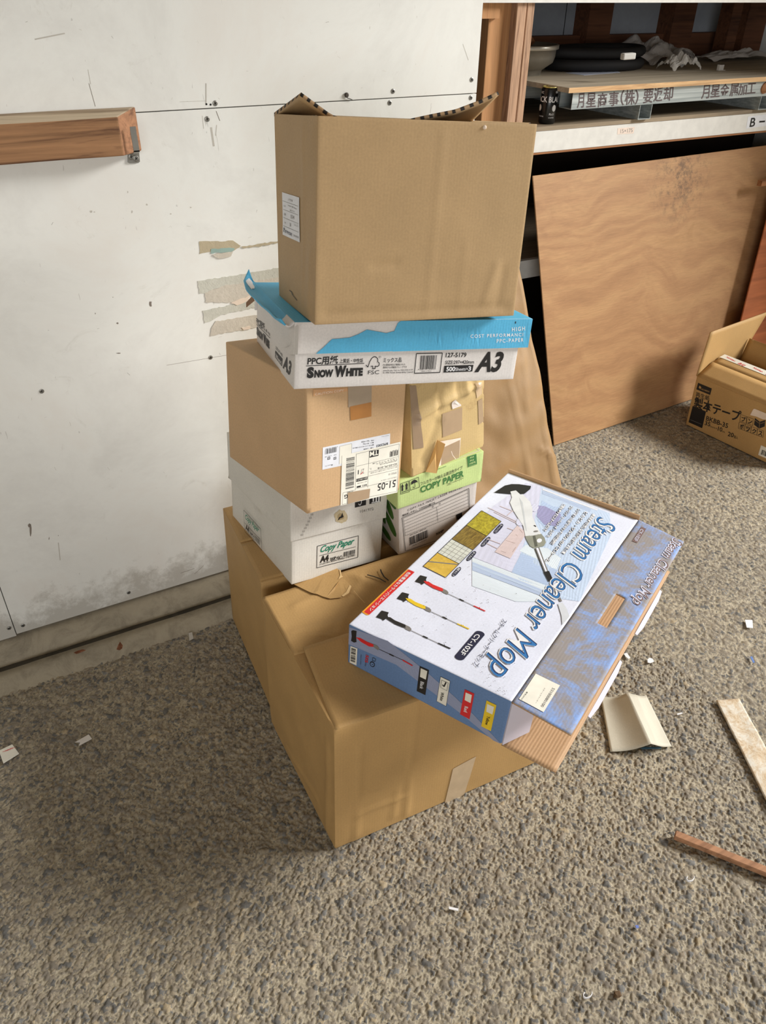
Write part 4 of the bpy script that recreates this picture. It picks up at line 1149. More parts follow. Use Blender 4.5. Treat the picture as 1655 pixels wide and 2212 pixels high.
pr = Print(Pb.q['front'], pb_, 'paper_tear', base=zz, lift=.0016)
pr.poly([(930, 380), (985, 340), (1115, 440), (1120, 465), (965, 525)], plain('white_tear', S(218, 206, 196), .8), 1)
pr.done()
q = Pb.q['front']; zf = lambda x, y, l: q.at(*q.inv(zz(x, y)), l)
bm = bmesh.new()
A, B_, D, E_ = zf(690, 1075, .002), zf(740, 1098, .018), zf(622, 1640, .012), zf(480, 1640, .003)
M1 = zf(600, 1350, .010)
vs = [bm.verts.new(v) for v in (A, B_, D, E_, M1)]
bm.faces.new([vs[0], vs[4], vs[2], vs[1]]); bm.faces.new([vs[0], vs[3], vs[4]]); bm.faces.new([vs[4], vs[3], vs[2]])
o = mesh_obj('peeled_paper', bm, plain('inner_kraft', S(222, 178, 112), .7), pb_); solid(o, .0008, 0)

# A3 paper box with blue lid --------------------------------------------
c = BX['A3']
a3 = empty('copy_paper_box', c[0], 'flat white A3 paper box with a sky blue lid, under the open top carton', 'paper box')
A3 = Box(c, {'front': dents(81, .001, 6), 'left': dents(82, .0015, 5)})
A3.build('box_base', M_white_A3, a3, faces=('front', 'left', 'right', 'back', 'bottom'), thick=.003)
lc = sub_box(c, 0, 1.0, 0, 1, .54, 1.01, .004)
dx = (Vector(c[1])-Vector(c[0])).normalized()
lc = [p+dx*(.014 if i % 2 else 0) for i, p in enumerate(lc)]
LA = Box(lc, {'front': dents(83, .002, 6, lines=((.09, 0, .1, .08, -.0015, .006), (.27, 0, .265, .08, .001, .008), (.005, .0, .02, .08, .002, .006)))})
lida = LA.build('lid', [M_white_A3, M_blue], a3, faces=('front', 'top', 'right', 'back'), facemat={'top': 1, 'right': 1}, cell=.006, thick=.003)
z3 = Z(500, 160, 2.364)
pr = Print(LA.q['front'], lida, 'lid_print', base=z3, lift=.0018)
top = [(862, 1281), (1000, 1272), (1200, 1262), (1400, 1252), (1537, 1246)]; bot = [(1503, 1392), (1400, 1404), (1200, 1412), (1000, 1420), (800, 1423), (600, 1425), (430, 1427)]
wave = [(430, 1427), (470, 1393), (512, 1352), (548, 1350), (602, 1346), (650, 1326), (690, 1304), (730, 1311), (790, 1322), (830, 1311), (862, 1281)]
# strips between the wave and the bottom edge so the sheet follows the dents
def yb(x): return 1427-(x-430)*(1427-1392)/(1503-430)
for a, b in zip(wave[:-1], wave[1:-1]): pr.poly([(a[0], yb(a[0])), (b[0], yb(b[0])), b, a] if a[1] < yb(a[0])-1 else [(a[0], yb(a[0])), (b[0], yb(b[0])), b], M_blue, 0)
sl_ = pr.st((862, 1281))[0]; N = 14
for i in range(N):
    a, b = sl_+(.999-sl_)*i/N, sl_+(.999-sl_)*(i+1)/N
    pr._face([(a, .01), (b, .01), (b, .997), (a, .997)], M_blue, 0)
wt = pr.st((830, 1311)); pr._face([(wt[0], .01), (sl_, .01), (sl_, .997), (sl_-.012, .93), wt], M_blue, 0)
pr.text('HIGH', (1430, 1313), (1497, 1308), (1430, 1292), M_white, .01, lv=3, space=1.3)
pr.text('COST PERFORMANCE', (1217, 1345), (1494, 1337), (1217, 1328), M_white, .01, lv=3, space=1.3)
pr.text('PPC-PAPER', (1352, 1371), (1490, 1365), (1352, 1352), M_white, .01, lv=3, space=1.3)
pr.poly([(1446, 1262), (1452, 1262), (1450, 1274), (1446, 1272)], M_black, 3)
pr.done()
z2 = Z(640, 740, 6.365); z3b = Z(880, 740, 6.62)
pr = Print(A3.q['front'], a3, 'front_print', base=z2)
pr.text('PPC用紙', (150, 297), (570, 280), (158, 192), M_black, .025)
pr.line((135, 318), (935, 285), .0011, M_black)
pr.text('上質紙・中性紙', (595, 276), (918, 268), (597, 222), M_black, .015)
pr.text('S', (142, 475), (238, 472), (150, 335), M_black, .07); pr.text('NOW', (244, 472), (505, 462), (250, 375), M_black, .07)
pr.text('W', (520, 462), (682, 456), (530, 318), M_black, .07); pr.text('HITE', (682, 455), (912, 447), (688, 352), M_black, .07)
pr.lines([(957, 308), (985, 338), (1010, 262), (1040, 212), (1075, 190), (1105, 205), (1122, 232), (1118, 262), (1140, 280), (1138, 312), (1115, 330), (1082, 322), (1085, 358), (1048, 360), (1052, 322), (1025, 326)], .0014, M_black)
pr.ellipse((1152, 198), (1166, 197), (1152, 185), M_black); pr.ellipse((1152, 198), (1162, 197), (1152, 189), M_white_A3, 2)
pr.text('FSC', (985, 436), (1138, 430), (988, 385), M_black)
pr.text('ミックス品', (1198, 268), (1447, 262), (1200, 210), M_black, .015)
pr.text('FSC認証林及び管理された', (1192, 316), (1498, 310), (1193, 292), M_black, .008); pr.text('森林からの製品グループです', (1192, 352), (1520, 346), (1193, 326), M_black, .008)
pr.text('www.fsc.org  Cert no. SGS-COC-3137', (1190, 392), (1600, 382), (1191, 372), M_black, .008); pr.text('© 1996 Forest Stewardship Council', (1190, 424), (1600, 412), (1191, 402), M_black, .008)
pr.z = z3b
pr.lines([(130, 155), (500, 148), (465, 425), (98, 437)], .0015, M_black, closed=True)
pr.bars([(175, 378), (402, 368), (425, 180), (190, 186)], 28, M_black)
pr.text('4 546130 000024', (150, 392), (402, 384), (151, 374), M_black); pr.text('Made in China', (200, 416), (340, 411), (201, 400), M_black)
pr.text('127-5179', (545, 208), (840, 205), (552, 145), M_black, .02)
pr.text('SIZE:297×420mm', (537, 308), (950, 300), (543, 258), M_black, .012)
pr.rect([(515, 427), (528, 330), (945, 318), (928, 412)], M_black, 1, 2)
pr.text('500', (552, 408), (680, 404), (558, 345), M_white, .03, lv=3); pr.text('Sheets×', (684, 402), (862, 396), (688, 356), M_white, .005, lv=3); pr.text('3', (868, 400), (908, 398), (872, 338), M_white, .03, lv=3)
pr.text('A3', (958, 410), (1362, 405), (975, 130), M_black, .035, .35)
pr.done()
z5 = Z(500, 570, 7.63)
pr = Print(A3.q['left'], a3, 'side_print', base=z5)
pr.text('PPC用紙', (412, 975), (552, 1092), (414, 868), M_black, .025); pr.text('上質紙・中性紙', (565, 1100), (645, 1190), (565, 1055), M_black, .01)
pr.line((415, 992), (648, 1225), .001, M_black)
pr.text('S', (418, 1150), (452, 1185), (420, 1022), M_black, .07); pr.text('NOW', (454, 1190), (525, 1270), (456, 1080), M_black, .07)
pr.text('W', (530, 1275), (572, 1325), (532, 1135), M_black, .07); pr.text('HITE', (574, 1330), (632, 1395), (576, 1210), M_black, .07)
pr.text('SIZE:297×420', (735, 1400), (845, 1538), (735, 1352), M_black)
pr.rect([(722, 1535), (728, 1425), (845, 1565), (835, 1690)], M_black, 1, 2); pr.text('500Sheets×3', (732, 1530), (832, 1668), (735, 1470), M_white_A3, .02, lv=3)
pr.text('A3', (850, 1700), (975, 1850), (866, 1480), M_black, .035, .2)
pr.done()
# the lid's short side has sprung open: it stands out as a curled blue wing
q = LA.q['top']
wc = [(0, (606, 689)), (.08, (596, 687)), (.3, (580, 674)), (.55, (553, 648)), (.78, (532, 625)), (.92, (527, 605)), (1.1, (539, 580))]
def wing(s, t):      # s along the hinge from front to back, t outward: the outer edge curls up towards the back
    h = q.at(0, min(s, 1.0), 0)
    for (a, p), (b, q_) in zip(wc, wc[1:]):
        if s <= b: k_ = max(0, (s-a)/(b-a)); px = (p[0]+(q_[0]-p[0])*k_, p[1]+(q_[1]-p[1])*k_); break
    else: px = wc[-1][1]
    o_ = ony(px[0], px[1], h.y-.004+.03*max(0, s-.6))
    m_ = h.lerp(o_, t); m_.z -= .010*math.sin(math.pi*t)*(1-s*.6); m_.z += .003*noise.noise(Vector((s*5, t*3, 3)))*t
    return m_
bm = bmesh.new(); uvl = bm.loops.layers.uv.new('UVMap'); n1, n2 = 34, 12
V = [[bm.verts.new(wing(i/n1*1.08, j/n2)) for j in range(n2+1)] for i in range(n1+1)]
for i in range(n1):
    for j in range(n2):
        f = bm.faces.new([V[i][j], V[i+1][j], V[i+1][j+1], V[i][j+1]]); f.smooth = True
        f.material_index = 1 if (i/n1 < .13 and j/n2 < .75-2*abs(i/n1-.05)) else 0
        for l, (a, b) in zip(f.loops, ((i, j), (i+1, j), (i+1, j+1), (i, j+1))): l[uvl].uv = (a*.01, b*.006)
o = mesh_obj('lid_side_flap', bm, [M_blue, M_white_A3], a3, label='sky blue side of the lid, sprung open and curled up'); solid(o, .003, 0); wingo = o
bm = bmesh.new()   # white cloud print on the wing
def wpt(s, t, l=.0026): 
    return wing(s*1.08, t)+Vector((0, 0, l))
for (cs, ct, rs, rt) in ((.84, .58, .085, .26),):
    bm.faces.new([bm.verts.new(wpt(cs+math.cos(a)*rs*(1+.12*math.sin(a*7)), ct+math.sin(a)*rt*(1+.12*math.sin(a*5)))) for a in [2*math.pi*i/28 for i in range(28)]])
o = mesh_obj('cloud_print', bm, M_white, wingo)
# torn strip of the lid front wrapped on to the side
lf = A3.q['left']
pr = Print(lf, a3, 'lid_tongue', base=z5, lift=.0035)
pr.poly([(990, 1490), (1128, 1495), (1140, 1015), (970, 1085), (960, 1130), (1030, 1250), (1010, 1350), (880, 1400)], M_white_A3, 0)
o = pr.done(label='white tongue of the lid folded round the corner')
bm = bmesh.new(); A, B_, D = [onplane(*z5(*p), lf.at(.02, .9, .004), lf.n) for p in ((340, 535), (378, 610), (250, 715))]
vs = [bm.verts.new(v) for v in (A, B_, D, (A+D)/2+Vector((-.006, 0, 0)))]; bm.faces.new(vs)
o = mesh_obj('torn_corner', bm, plain('brown_inner_board', S(140, 104, 74), .8), a3); solid(o, .002, 0)

# T top carton, open ------------------------------------------------------
c = BX['T']
tb = empty('cardboard_box', c[0], 'large brown carton with raised top flaps, topmost of the stack', 'cardboard box')
T_ = Box(c, {'front': dents(91, .0014, 4, lines=((.20, 0, .205, .29, .0008, .004), (.26, .0, .262, .12, .0006, .004), (.10, .09, .135, .095, -.0018, .006), (.31, .03, .325, .09, .0016, .006), (.335, .02, .34, .08, -.0016, .006), (.02, .014, .35, .014, -.0025, .008))),
             'left': dents(92, .003, 5, lines=((.16, .0, .165, .29, .0012, .004), (.2, .02, .21, .1, .003, .02)))})
T_.build('carton_body', M_kraft_T, tb, faces=('front', 'left', 'right', 'back', 'bottom'), cell=.006, thick=.004)
z8 = Z(595, 405, 17.014)
pr = Print(T_.q['left'], tb, 'address_label', base=z8, lift=.0012)
pr.rect([(265, 1730), (238, 170), (868, 370), (885, 2020)], M_labelw, 0, 4)
for a, b in (((258, 485), (835, 690)), ((280, 800), (838, 1015)), ((282, 1095), (845, 1330)), ((290, 1400), (850, 1645))): pr.line(a, b, .0006, M_grey, 2)
pr.text('上代仕様', (455, 460), (625, 525), (455, 385), M_grey, lv=2)
pr.text('品名', (300, 690), (375, 715), (300, 630), M_grey, lv=2); pr.text('Interior M5 Series', (460, 670), (775, 810), (460, 620), M_grey, .01, lv=2); pr.text('MJ-クロス', (535, 850), (705, 915), (535, 800), M_grey, .01, lv=2)
pr.text('品番', (305, 1000), (378, 1028), (305, 920), M_grey, lv=2); pr.text('55341', (560, 1125), (695, 1170), (560, 1000), M_grey, .01, lv=2)
pr.text('入数', (315, 1300), (385, 1330), (315, 1235), M_grey, lv=2); pr.text('50', (530, 1420), (580, 1440), (530, 1290), M_grey, .01, lv=2)
pr.lines([(680, 1275), (680, 1375), (845, 1450)], .0004, M_grey, 2); pr.text('リース', (705, 1370), (830, 1420), (705, 1315), M_grey, lv=2)
pr.text('堀', (290, 1620), (345, 1650), (292, 1455), M_navy, .02, lv=2); pr.text('極洋株式会社', (360, 1650), (620, 1785), (360, 1540), M_navy, .02, lv=2); pr.text('2015.07.02', (665, 1790), (850, 1870), (665, 1720), M_grey, .01, lv=2)
pr.done(label='small white printed label')
pr = Print(T_.q['left'], tb, 'pen_mark', base=z5, lift=.0012)
pr.lines([(965, 435), (1005, 465), (1030, 520), (1095, 605)], .0012, M_black); pr.lines([(1000, 455), (1020, 515)], .0022, M_black); pr.done()
# back flap bowed across the opening; its cut edge shows the flutes
q = T_.q['back']     # s from right to left
hr, hl = Vector(c[7]), Vector(c[6])
yo = 1.175
ctrl = [(0, ony(649, 203, 1.235)), (.10, ony(680, 226, 1.225)), (.18, ony(714, 251, 1.21)), (.32, ony(790, 276, 1.19)), (.50, ony(880, 262, 1.175)), (.62, ony(930, 251, 1.17)), (.78, ony(985, 240, 1.165)), (.9, ony(1035, 221, 1.165)), (1.0, ony(1077, 201, 1.165))]
def cv(s):
    for (a, p), (b, q_) in zip(ctrl, ctrl[1:]):
        if s <= b: return p.lerp(q_, (s-a)/(b-a))
    return ctrl[-1][1]
bm = bmesh.new(); uvl = bm.loops.layers.uv.new('UVMap'); n1, n2 = 48, 8
def fl_(s, t):
    h = hl.lerp(hr, s)+Vector((0, 0, -.001)); e = cv(s)
    m = h.lerp(e, t); m.z += -.012*math.sin(t*math.pi)*math.sin(s*math.pi)
    return m
for k_, lev in ((0, 0.0),):
    V = [[bm.verts.new(fl_(i/n1, j/n2)) for j in range(n2+1)] for i in range(n1+1)]
    for i in range(n1):
        for j in range(n2):
            f = bm.faces.new([V[i][j], V[i][j+1], V[i+1][j+1], V[i+1][j]]); f.smooth = True
            for l, (a, b) in zip(f.loops, ((i, j), (i, j+1), (i+1, j+1), (i+1, j))): l[uvl].uv = (a/n1*.35, b*.014)
o = mesh_obj('top_flap', bm, [M_kraft_T, M_zig], tb)
m = o.modifiers.new('solid', 'SOLIDIFY'); m.thickness = .0055; m.offset = 0; m.material_offset_rim = 1
# right-hand flap folded inside, seen as a thin double edge; front flap tucked in
flap('top_flap', Vector(c[5])+Vector((-.006, .010, .001)), Vector(c[7])+Vector((-.006, -.012, .005)), Vector(c[7])+Vector((-.085, -.015, -.012)), Vector(c[5])+Vector((-.085, .018, -.014)), [M_kraft_T, M_zig], tb, None, .005, rim=1)
flap('top_flap', Vector(c[6])+Vector((.002, -.01, -.002)), Vector(c[4])+Vector((.004, .012, -.001)), Vector(c[4])+Vector((.085, .018, -.05)), Vector(c[6])+Vector((.085, -.01, -.05)), [M_kraft_T, M_zig], tb, None, .005, rim=1)
bm = bmesh.new(); bmesh.ops.create_icosphere(bm, subdivisions=2, radius=.0034, matrix=Matrix.Translation(onplane(1047, 275, c[5], T_.q['front'].n)))
mesh_obj('torn_burr', bm, M_torn, tb)

# M steam mop box ----------------------------------------------------------
c = BX['M']
mb = empty('mop_box', c[0], 'blue and white steam mop box with open end flaps, lying slanted on the front carton', 'product box')
Mb = Box(c, {'top': dents(101, .0012, 4), 'front': dents(102, .001, 5)})
M_lavend = card('lilac_white_board', S(212, 208, 222), stripes=.05)
Mb.build('box_body', [M_lav, M_sideblue, M_lavend, M_kraft_in], mb, facemat={'front': 1, 'right': 2, 'back': 3, 'bottom': 3, 'left': 3}, cell=.006)
zA, zB, zC, zD = Z(720, 1000, 2.122), Z(740, 1220, 5.172), Z(1020, 1040, 5.517), Z(860, 1360, 4.1375)
I = lambda n, c_: plain(n, c_, .45)
def F(n, c_): return card(n, c_, stripes=.03)
c_lb, c_lb2, c_mint, c_pw, c_lil, c_pink = F('print_light_blue', S(184, 203, 234)), F('print_sky_blue', S(200, 217, 241)), F('print_pale_mint', S(226, 236, 245)), F('print_near_white', S(236, 238, 248)), F('print_soft_lilac', S(216, 217, 238)), F('print_pinkish_wood', S(218, 200, 200))
c_purple, c_midb = F('print_dusty_purple', S(160, 158, 198)), F('print_mid_blue', S(188, 204, 232))
q = Mb.q['top']
pr = Print(q, mb, 'room_picture', base=zC, lift=.0004)
pr.poly([(820, 60), (1640, 380), (1655, 640), (1280, 1430), (800, 1360), (470, 1085), (700, 560), (790, 300)], c_lb2, 0)
pr.poly([(640, 20), (830, 50), (790, 320), (740, 480), (480, 1085), (0, 900), (0, 560), (250, 300)], c_lil, 0)
pr.poly([(830, 230), (960, 300), (1180, 330), (1180, 620), (900, 590), (780, 470)], c_lb, 1)
pr.poly([(790, 290), (870, 300), (1060, 400), (1010, 540), (860, 520), (770, 420)], c_purple, 2)
pr.poly([(560, 830), (640, 760), (900, 800), (1060, 920), (1000, 1060), (760, 920)], c_mint, 1)
pr.poly([(580, 860), (890, 980), (1060, 1090), (960, 1260), (470, 1085)], c_lb, 1)
pr.poly([(0, 960), (860, 1300), (860, 1380), (0, 1060)], c_midb, 1); pr.poly([(0, 985), (860, 1325), (860, 1345), (0, 1010)], c_lb2, 2)
pr.poly([(0, 910), (870, 1240), (860, 1300), (0, 960)], c_mint, 1)
pr.poly([(0, 1062), (860, 1385), (800, 1434), (520, 1434), (0, 1250)], c_mint, 1)
pr.poly([(840, 85), (1500, 330), (1490, 350), (835, 105)], c_pw, 2); pr.poly([(838, 115), (1420, 330), (1405, 365), (832, 150)], c_midb, 1)
pr.done(label='faint printed room scene')
pr = Print(q, mb, 'furniture_picture', base=zC, lift=.0009)
pr.poly([(270, 845), (540, 530), (650, 620), (455, 925)], c_pink, 1)
M_thinline = I('print_brown_line', S(150, 120, 110))
for a, b in (((300, 840), (460, 915)), ((420, 560), (640, 640)), ((190, 315), (560, 500)), ((330, 300), (560, 390)), ((260, 370), (560, 520)), ((180, 690), (340, 750)), ((170, 740), (300, 805)), ((420, 410), (480, 360))):
    pr.line(a, b, .0022, c_pink, 1)
for a, b in (((400, 710), (510, 745)), ((560, 575), (600, 620)), ((340, 835), (400, 855)), ((480, 850), (520, 790)), ((520, 640), (540, 660))): pr.line(a, b, .0006, M_thinline, 2)
for cx, cy in ((745, 320), (570, 490)): pr.ellipse((cx, cy), (cx+45, cy+8), (cx+12, cy-45), c_lil, 3)
# mop
pr.poly([(262, 138), (390, 55), (470, 38), (560, 40), (702, 62), (690, 100), (622, 155), (500, 160), (400, 152)], I('print_black', S(34, 38, 36)), 4)
pr.poly([(455, 128), (520, 115), (575, 165), (600, 160), (690, 250), (720, 335), (718, 430), (770, 545), (822, 635), (720, 655), (632, 662), (610, 545), (490, 355), (450, 260), (475, 200)], I('print_mop_white', S(226, 228, 230)), 5)
pr.poly([(560, 200), (600, 260), (625, 420), (650, 600), (640, 600), (590, 330)], I('print_mop_shade', S(202, 206, 210)), 6)
pr.poly([(632, 662), (822, 632), (862, 680), (878, 735), (855, 780), (800, 792), (735, 805), (690, 780), (645, 700)], I('print_tank', S(150, 152, 138)), 5)
pr.poly([(720, 660), (750, 655), (780, 780), (745, 790)], I('print_tank_dark', S(96, 98, 88)), 6); pr.ellipse((800, 715), (830, 712), (800, 690), c_pw, 6)
pr.poly([(725, 535), (745, 530), (765, 545), (755, 553)], M_black, 6); pr.ellipse((757, 605), (787, 602), (757, 595), M_grey, 6)
pr.poly([(742, 808), (800, 795), (905, 1075), (860, 1095)], M_grey, 4); pr.poly([(762, 805), (785, 800), (890, 1075), (875, 1085)], c_pw, 5); pr.line((748, 812), (862, 1095), .0012, M_black, 6)
pr.poly([(850, 1088), (915, 1072), (955, 1160), (912, 1205)], M_black, 6)
pr.line((930, 1180), (1060, 1434), .0050, M_grey, 3)
pr.z = zA
pr.poly([(1030, 648), (1050, 640), (1070, 668), (1083, 705), (1050, 745), (1046, 700)], I('print_mop_white2', S(216, 220, 226)), 3)
pr.done(label='printed picture of a white steam mop')
# four floor samples
pr = Print(q, mb, 'floor_sample_picture', base=zA, lift=.0007)
A, B_, D, E_ = (680, 220), (770, 270), (515, 527), (412, 475)
def lp(p, q_, k_): return (p[0]+(q_[0]-p[0])*k_, p[1]+(q_[1]-p[1])*k_)
def mot(name, c1, c2, sc):
    m, nt, b = new_mat(name); v = mapping(nt, 'UV', sc); n = noise_n(nt, v, 1, 5, .7, .6)
    r = ramp(nt, n, [(.35, c1), (.6, c2)]); nt.links.new(r.outputs[0], b.inputs['Base Color']); b.inputs['Roughness'].default_value = .45; return m
ms = [mot('print_carpet', S(204, 190, 60), S(150, 136, 40), (120, 120, 1)), mot('print_floorboards', S(160, 134, 62), S(104, 82, 34), (50, 300, 1)), mot('print_tiles', S(222, 224, 216), S(206, 208, 200), (40, 40, 1)), mot('print_matting', S(226, 190, 84), S(206, 168, 66), (60, 60, 1))]
ks = (0, .26, .51, .755, 1)
for i in range(4):
    P4 = [lp(A, E_, ks[i+1]), lp(A, E_, ks[i]), lp(B_, D, ks[i]), lp(B_, D, ks[i+1])]
    pr.rect(P4, ms[i], 0, 2); pr.lines(P4, .0012, M_navy, 2, closed=True)
    if i == 2:
        for k_ in (.2, .4, .6, .8): pr.line(lp(P4[0], P4[3], k_), lp(P4[1], P4[2], k_), .0007, M_grey, 1); pr.line(lp(P4[0], P4[1], k_), lp(P4[3], P4[2], k_), .0007, M_grey, 1)
    if i == 3: pr.line(lp(P4[0], P4[1], .35), lp(P4[3], P4[2], .95), .0035, M_grey, 1)
for (x, y), s_ in zip(((757, 303), (698, 363), (633, 428), (565, 500)), ('カーペットに！', 'フローリングに！', 'タイルに！', '窓に！')):
    u = (-19, 22); w_ = (9, 4)
    L_ = 1.0 if s_ != '窓に！' else .95
    n = 20; pts = []
    for i in range(n):
        a = 2*math.pi*i/n; ex, ey = math.cos(a), math.sin(a)
        ex = (abs(ex)**.5)*math.copysign(1, ex)
        pts.append((x+u[0]*L_*ex+w_[0]*ey, y+u[1]*L_*ex+w_[1]*ey))
    pr.poly(pts, M_navy, 0)
    pr.text(s_, (x-u[0]*.8-4, y-u[1]*.8-2), (x+u[0]*.8-4, y+u[1]*.8-2), (x-u[0]*.8+5, y-u[1]*.8+2), M_white, .01, lv=2)
pr.done(label='four printed floor samples with black captions')
pr = Print(q, mb, 'description_print', base=zC, lift=.0016)
for s_, a, b in (('洗剤を使わずにスチームだけで', (1085, 270), (845, 590)), ('フローリング・カーペット・壁・窓の汚れ', (1178, 295), (882, 665)), ('レンジまわりの油汚れやキッチンの除菌掃除', (1262, 330), (930, 750)), ('ピカピカ・ツルツルのバスルーム', (1350, 362), (868, 960)), ('高温蒸気で除菌しながら汚れを落とす新感覚', (1440, 390), (1065, 860))):
    pr.text(s_, a, b, (a[0]+34, a[1]+20), M_navy, .09, lv=0); pr.text(s_, a, b, (a[0]+34, a[1]+20), M_white, .035, lv=1)
pr.done(label='white outlined description text')
# title
M_tdark = I('title_dark_blue', S(42, 66, 112)); M_tlite = I('title_blue', S(56, 122, 186))
zI = lambda x, y: (x, y)
pr = Print(q, mb, 'product_title', base=zI, lift=.0016)
p0, p1, p2 = (1293, 1116), (1050, 1449), (1337, 1134)
for s_, m_, lv, bo, off in (('a', M_white, 0, .028, (.0000, -.0012)), ('b', M_tdark, 1, -.002, (0, 0)), ('c', M_tlite, 2, -.018, (-.0010, -.0010))):
    pr.text('Steam Cleaner Mop', p0, p1, p2, m_, bo, .32, lv, off=off)
pr.text('スチームクリーナーモップ', (1086, 1338), (1021, 1438), (1097, 1343), M_navy, .0, lv=1)
pr.done(label='product title Steam Cleaner Mop in blue')
pr = Print(q, mb, 'model_number_print', base=zD, lift=.0007)
u0, u1 = Vector((730, 42)), Vector((550, 250)); du = (u1-u0).normalized(); w_ = Vector((40, 17))
pts = []
for i in range(11): a = math.pi*i/10; pts.append(tuple(u0 - du*math.sin(a)*26*1 + w_*math.cos(a)))
for i in range(11): a = math.pi*i/10; pts.append(tuple(u1 + du*math.sin(a)*26 - w_*math.cos(a)))
pr.poly(pts, M_navy, 0); pr.text('CY-102F', (698, 42), (550, 220), (740, 58), M_white, .015, lv=2); pr.done(label='model number CY-102F on a dark pill')
# red banner and three little mops
pr = Print(q, mb, 'banner_print', base=zB, lift=.0007)
pr.poly([(726, 52), (745, 58), (245, 545), (285, 567), (268, 565), (215, 530)], M_orange, 0); pr.poly([(215, 530), (290, 567), (300, 558), (240, 530)], M_orange, 0)
pr.poly([(740, 55), (806, 85), (300, 562), (240, 530)], M_red, 1)
pr.text('色彩豊富なカラーバリエーション', (735, 82), (292, 512), (770, 96), M_white, .015, lv=3); pr.done(label='red banner print')
pr = Print(q, mb, 'mop_variant_picture', base=zB, lift=.0007)
def minimop(pr, x, y, m_, sc=1.0, skew=0, lv=0):
    T = lambda a, b: (x+a*sc, y+b*sc+skew*a)
    pr.poly([T(0, 70), T(30, 35), T(60, 0), T(135, 20), T(122, 50), T(128, 72), T(75, 108), T(60, 90)], M_black, lv+1)
    pr.poly([T(95, 65), T(150, 72), T(200, 105), T(310, 150), T(312, 182), T(280, 178), T(200, 145), T(120, 95)], m_, lv+2)
    pr.poly([T(310, 150), T(355, 172), T(375, 195), T(365, 220), T(320, 200), T(295, 182)], M_grey, lv+1)
    pr.line(T(370, 210), T(665, 348), .0013, M_grey, lv+1); pr.line(T(495, 268), T(545, 292), .0032, M_black, lv+2)
    pr.line(T(655, 343), T(785, 402), .0028, m_, lv+2); pr.line(T(718, 372), T(722, 358), .0015, m_, lv+2)
minimop(pr, 810, 120, M_red); pr.done(label='small printed red mop')
pr = Print(q, mb, 'mop_variant_picture', base=zB, lift=.0007); minimop(pr, 606, 310, M_yellow, 1.03); pr.done(label='small printed yellow mop')
pr = Print(q, mb, 'mop_variant_picture', base=zB, lift=.0007); minimop(pr, 374, 515, M_black, 1.06); pr.done(label='small printed black mop')
# scattered dirt on the top
pr = Print(q, mb, 'dirt_speck', base=zI, lift=.0015); rr = random.Random(12); M_dirt = plain('dirt', S(96, 84, 70), .9)
for i in range(150):
    x, y = (rr.gauss(960, 60), rr.gauss(1290, 40)) if i < 70 else (rr.gauss(1080, 30), rr.gauss(1480, 26)) if i < 115 else (rr.uniform(850, 1300), rr.uniform(1130, 1450))
    s_, t_ = q.inv((x, y))
    if .01 < s_ < .99 and .01 < t_ < .99:
        rd = rr.uniform(.0003, .0010)
        pr._face([(s_+math.cos(a)*rd/q.W, t_+math.sin(a)*rd/q.H) for a in (0, 1.2, 2.5, 3.8, 5.1)], M_dirt, 0)
pr.done(kind='stuff')
# blue side
q = Mb.q['front']
c_sl = card('side_light_band', S(150, 158, 186)); 
pr = Print(q, mb, 'side_band_print', base=zA, lift=.0004)
pr.poly([(74, 752), (250, 815), (330, 878), (430, 960), (560, 1075), (640, 1150), (770, 1288), (735, 1272), (600, 1160), (440, 1040), (290, 925), (70, 830)], c_sl, 0)
pr.done()
for nm, mt, ti, P4, Q4, t0, t1, t2 in (
    ('Black', M_black, M_white, [(195, 325), (278, 362), (245, 585), (168, 548)], [(205, 343), (263, 370), (250, 445), (198, 420)], (205, 458), (196, 522), (235, 470)),
    ('White', M_label, M_black, [(382, 420), (467, 460), (432, 683), (347, 638)], [(392, 450), (450, 475), (438, 545), (382, 515)], (385, 555), (376, 630), (414, 565)),
    ('Red', M_red, M_white, [(597, 533), (683, 572), (640, 800), (555, 755)], [(606, 560), (661, 583), (650, 655), (597, 628)], (596, 680), (590, 730), (628, 690)),
    ('Yellow', M_yellow, M_black, [(792, 632), (880, 675), (832, 905), (745, 862)], [(798, 662), (860, 690), (845, 757), (790, 732)], (798, 768), (780, 845), (826, 778))):
    pr = Print(q, mb, 'tick_box_label', base=zD, lift=.0007)
    pr.rect([P4[3], P4[0], P4[1], P4[2]][::1], mt, 0, 2); pr.rect([Q4[3], Q4[0], Q4[1], Q4[2]], M_label, 2, 1)
    if nm == 'White':
        pr.lines(Q4, .0007, M_black, 3, closed=True); pr.lines([(398, 490), (412, 508), (430, 470)], .0026, M_black, 3); pr.lines(P4, .0005, M_black, 3, closed=True)
    pr.text(nm, t0, t1, t2, ti, .01, 0, 3)
    pr.done(label=nm.lower()+' tick box printed on the side')
pr = Print(q, mb, 'side_mop_picture', base=zB, lift=.0007)
pr.poly([(100, 738), (118, 728), (160, 738), (155, 800), (158, 862), (130, 868), (98, 848), (105, 800)], M_black, 1)
pr.poly([(150, 808), (200, 815), (280, 860), (345, 885), (350, 915), (300, 912), (210, 862)], M_red, 2); pr.poly([(345, 882), (395, 905), (412, 930), (400, 955), (350, 920)], M_grey, 1)
pr.line((410, 942), (680, 1065), .0012, M_black, 1); pr.line((525, 995), (575, 1018), .003, M_black, 2); pr.line((675, 1062), (785, 1125), .003, M_red, 2)
pr.rect([(82, 1088), (92, 905), (168, 935), (158, 1122)], M_label, 1, 1); pr.bars([(102, 925), (92, 1080), (143, 1098), (152, 942)], 18, M_black, 3)
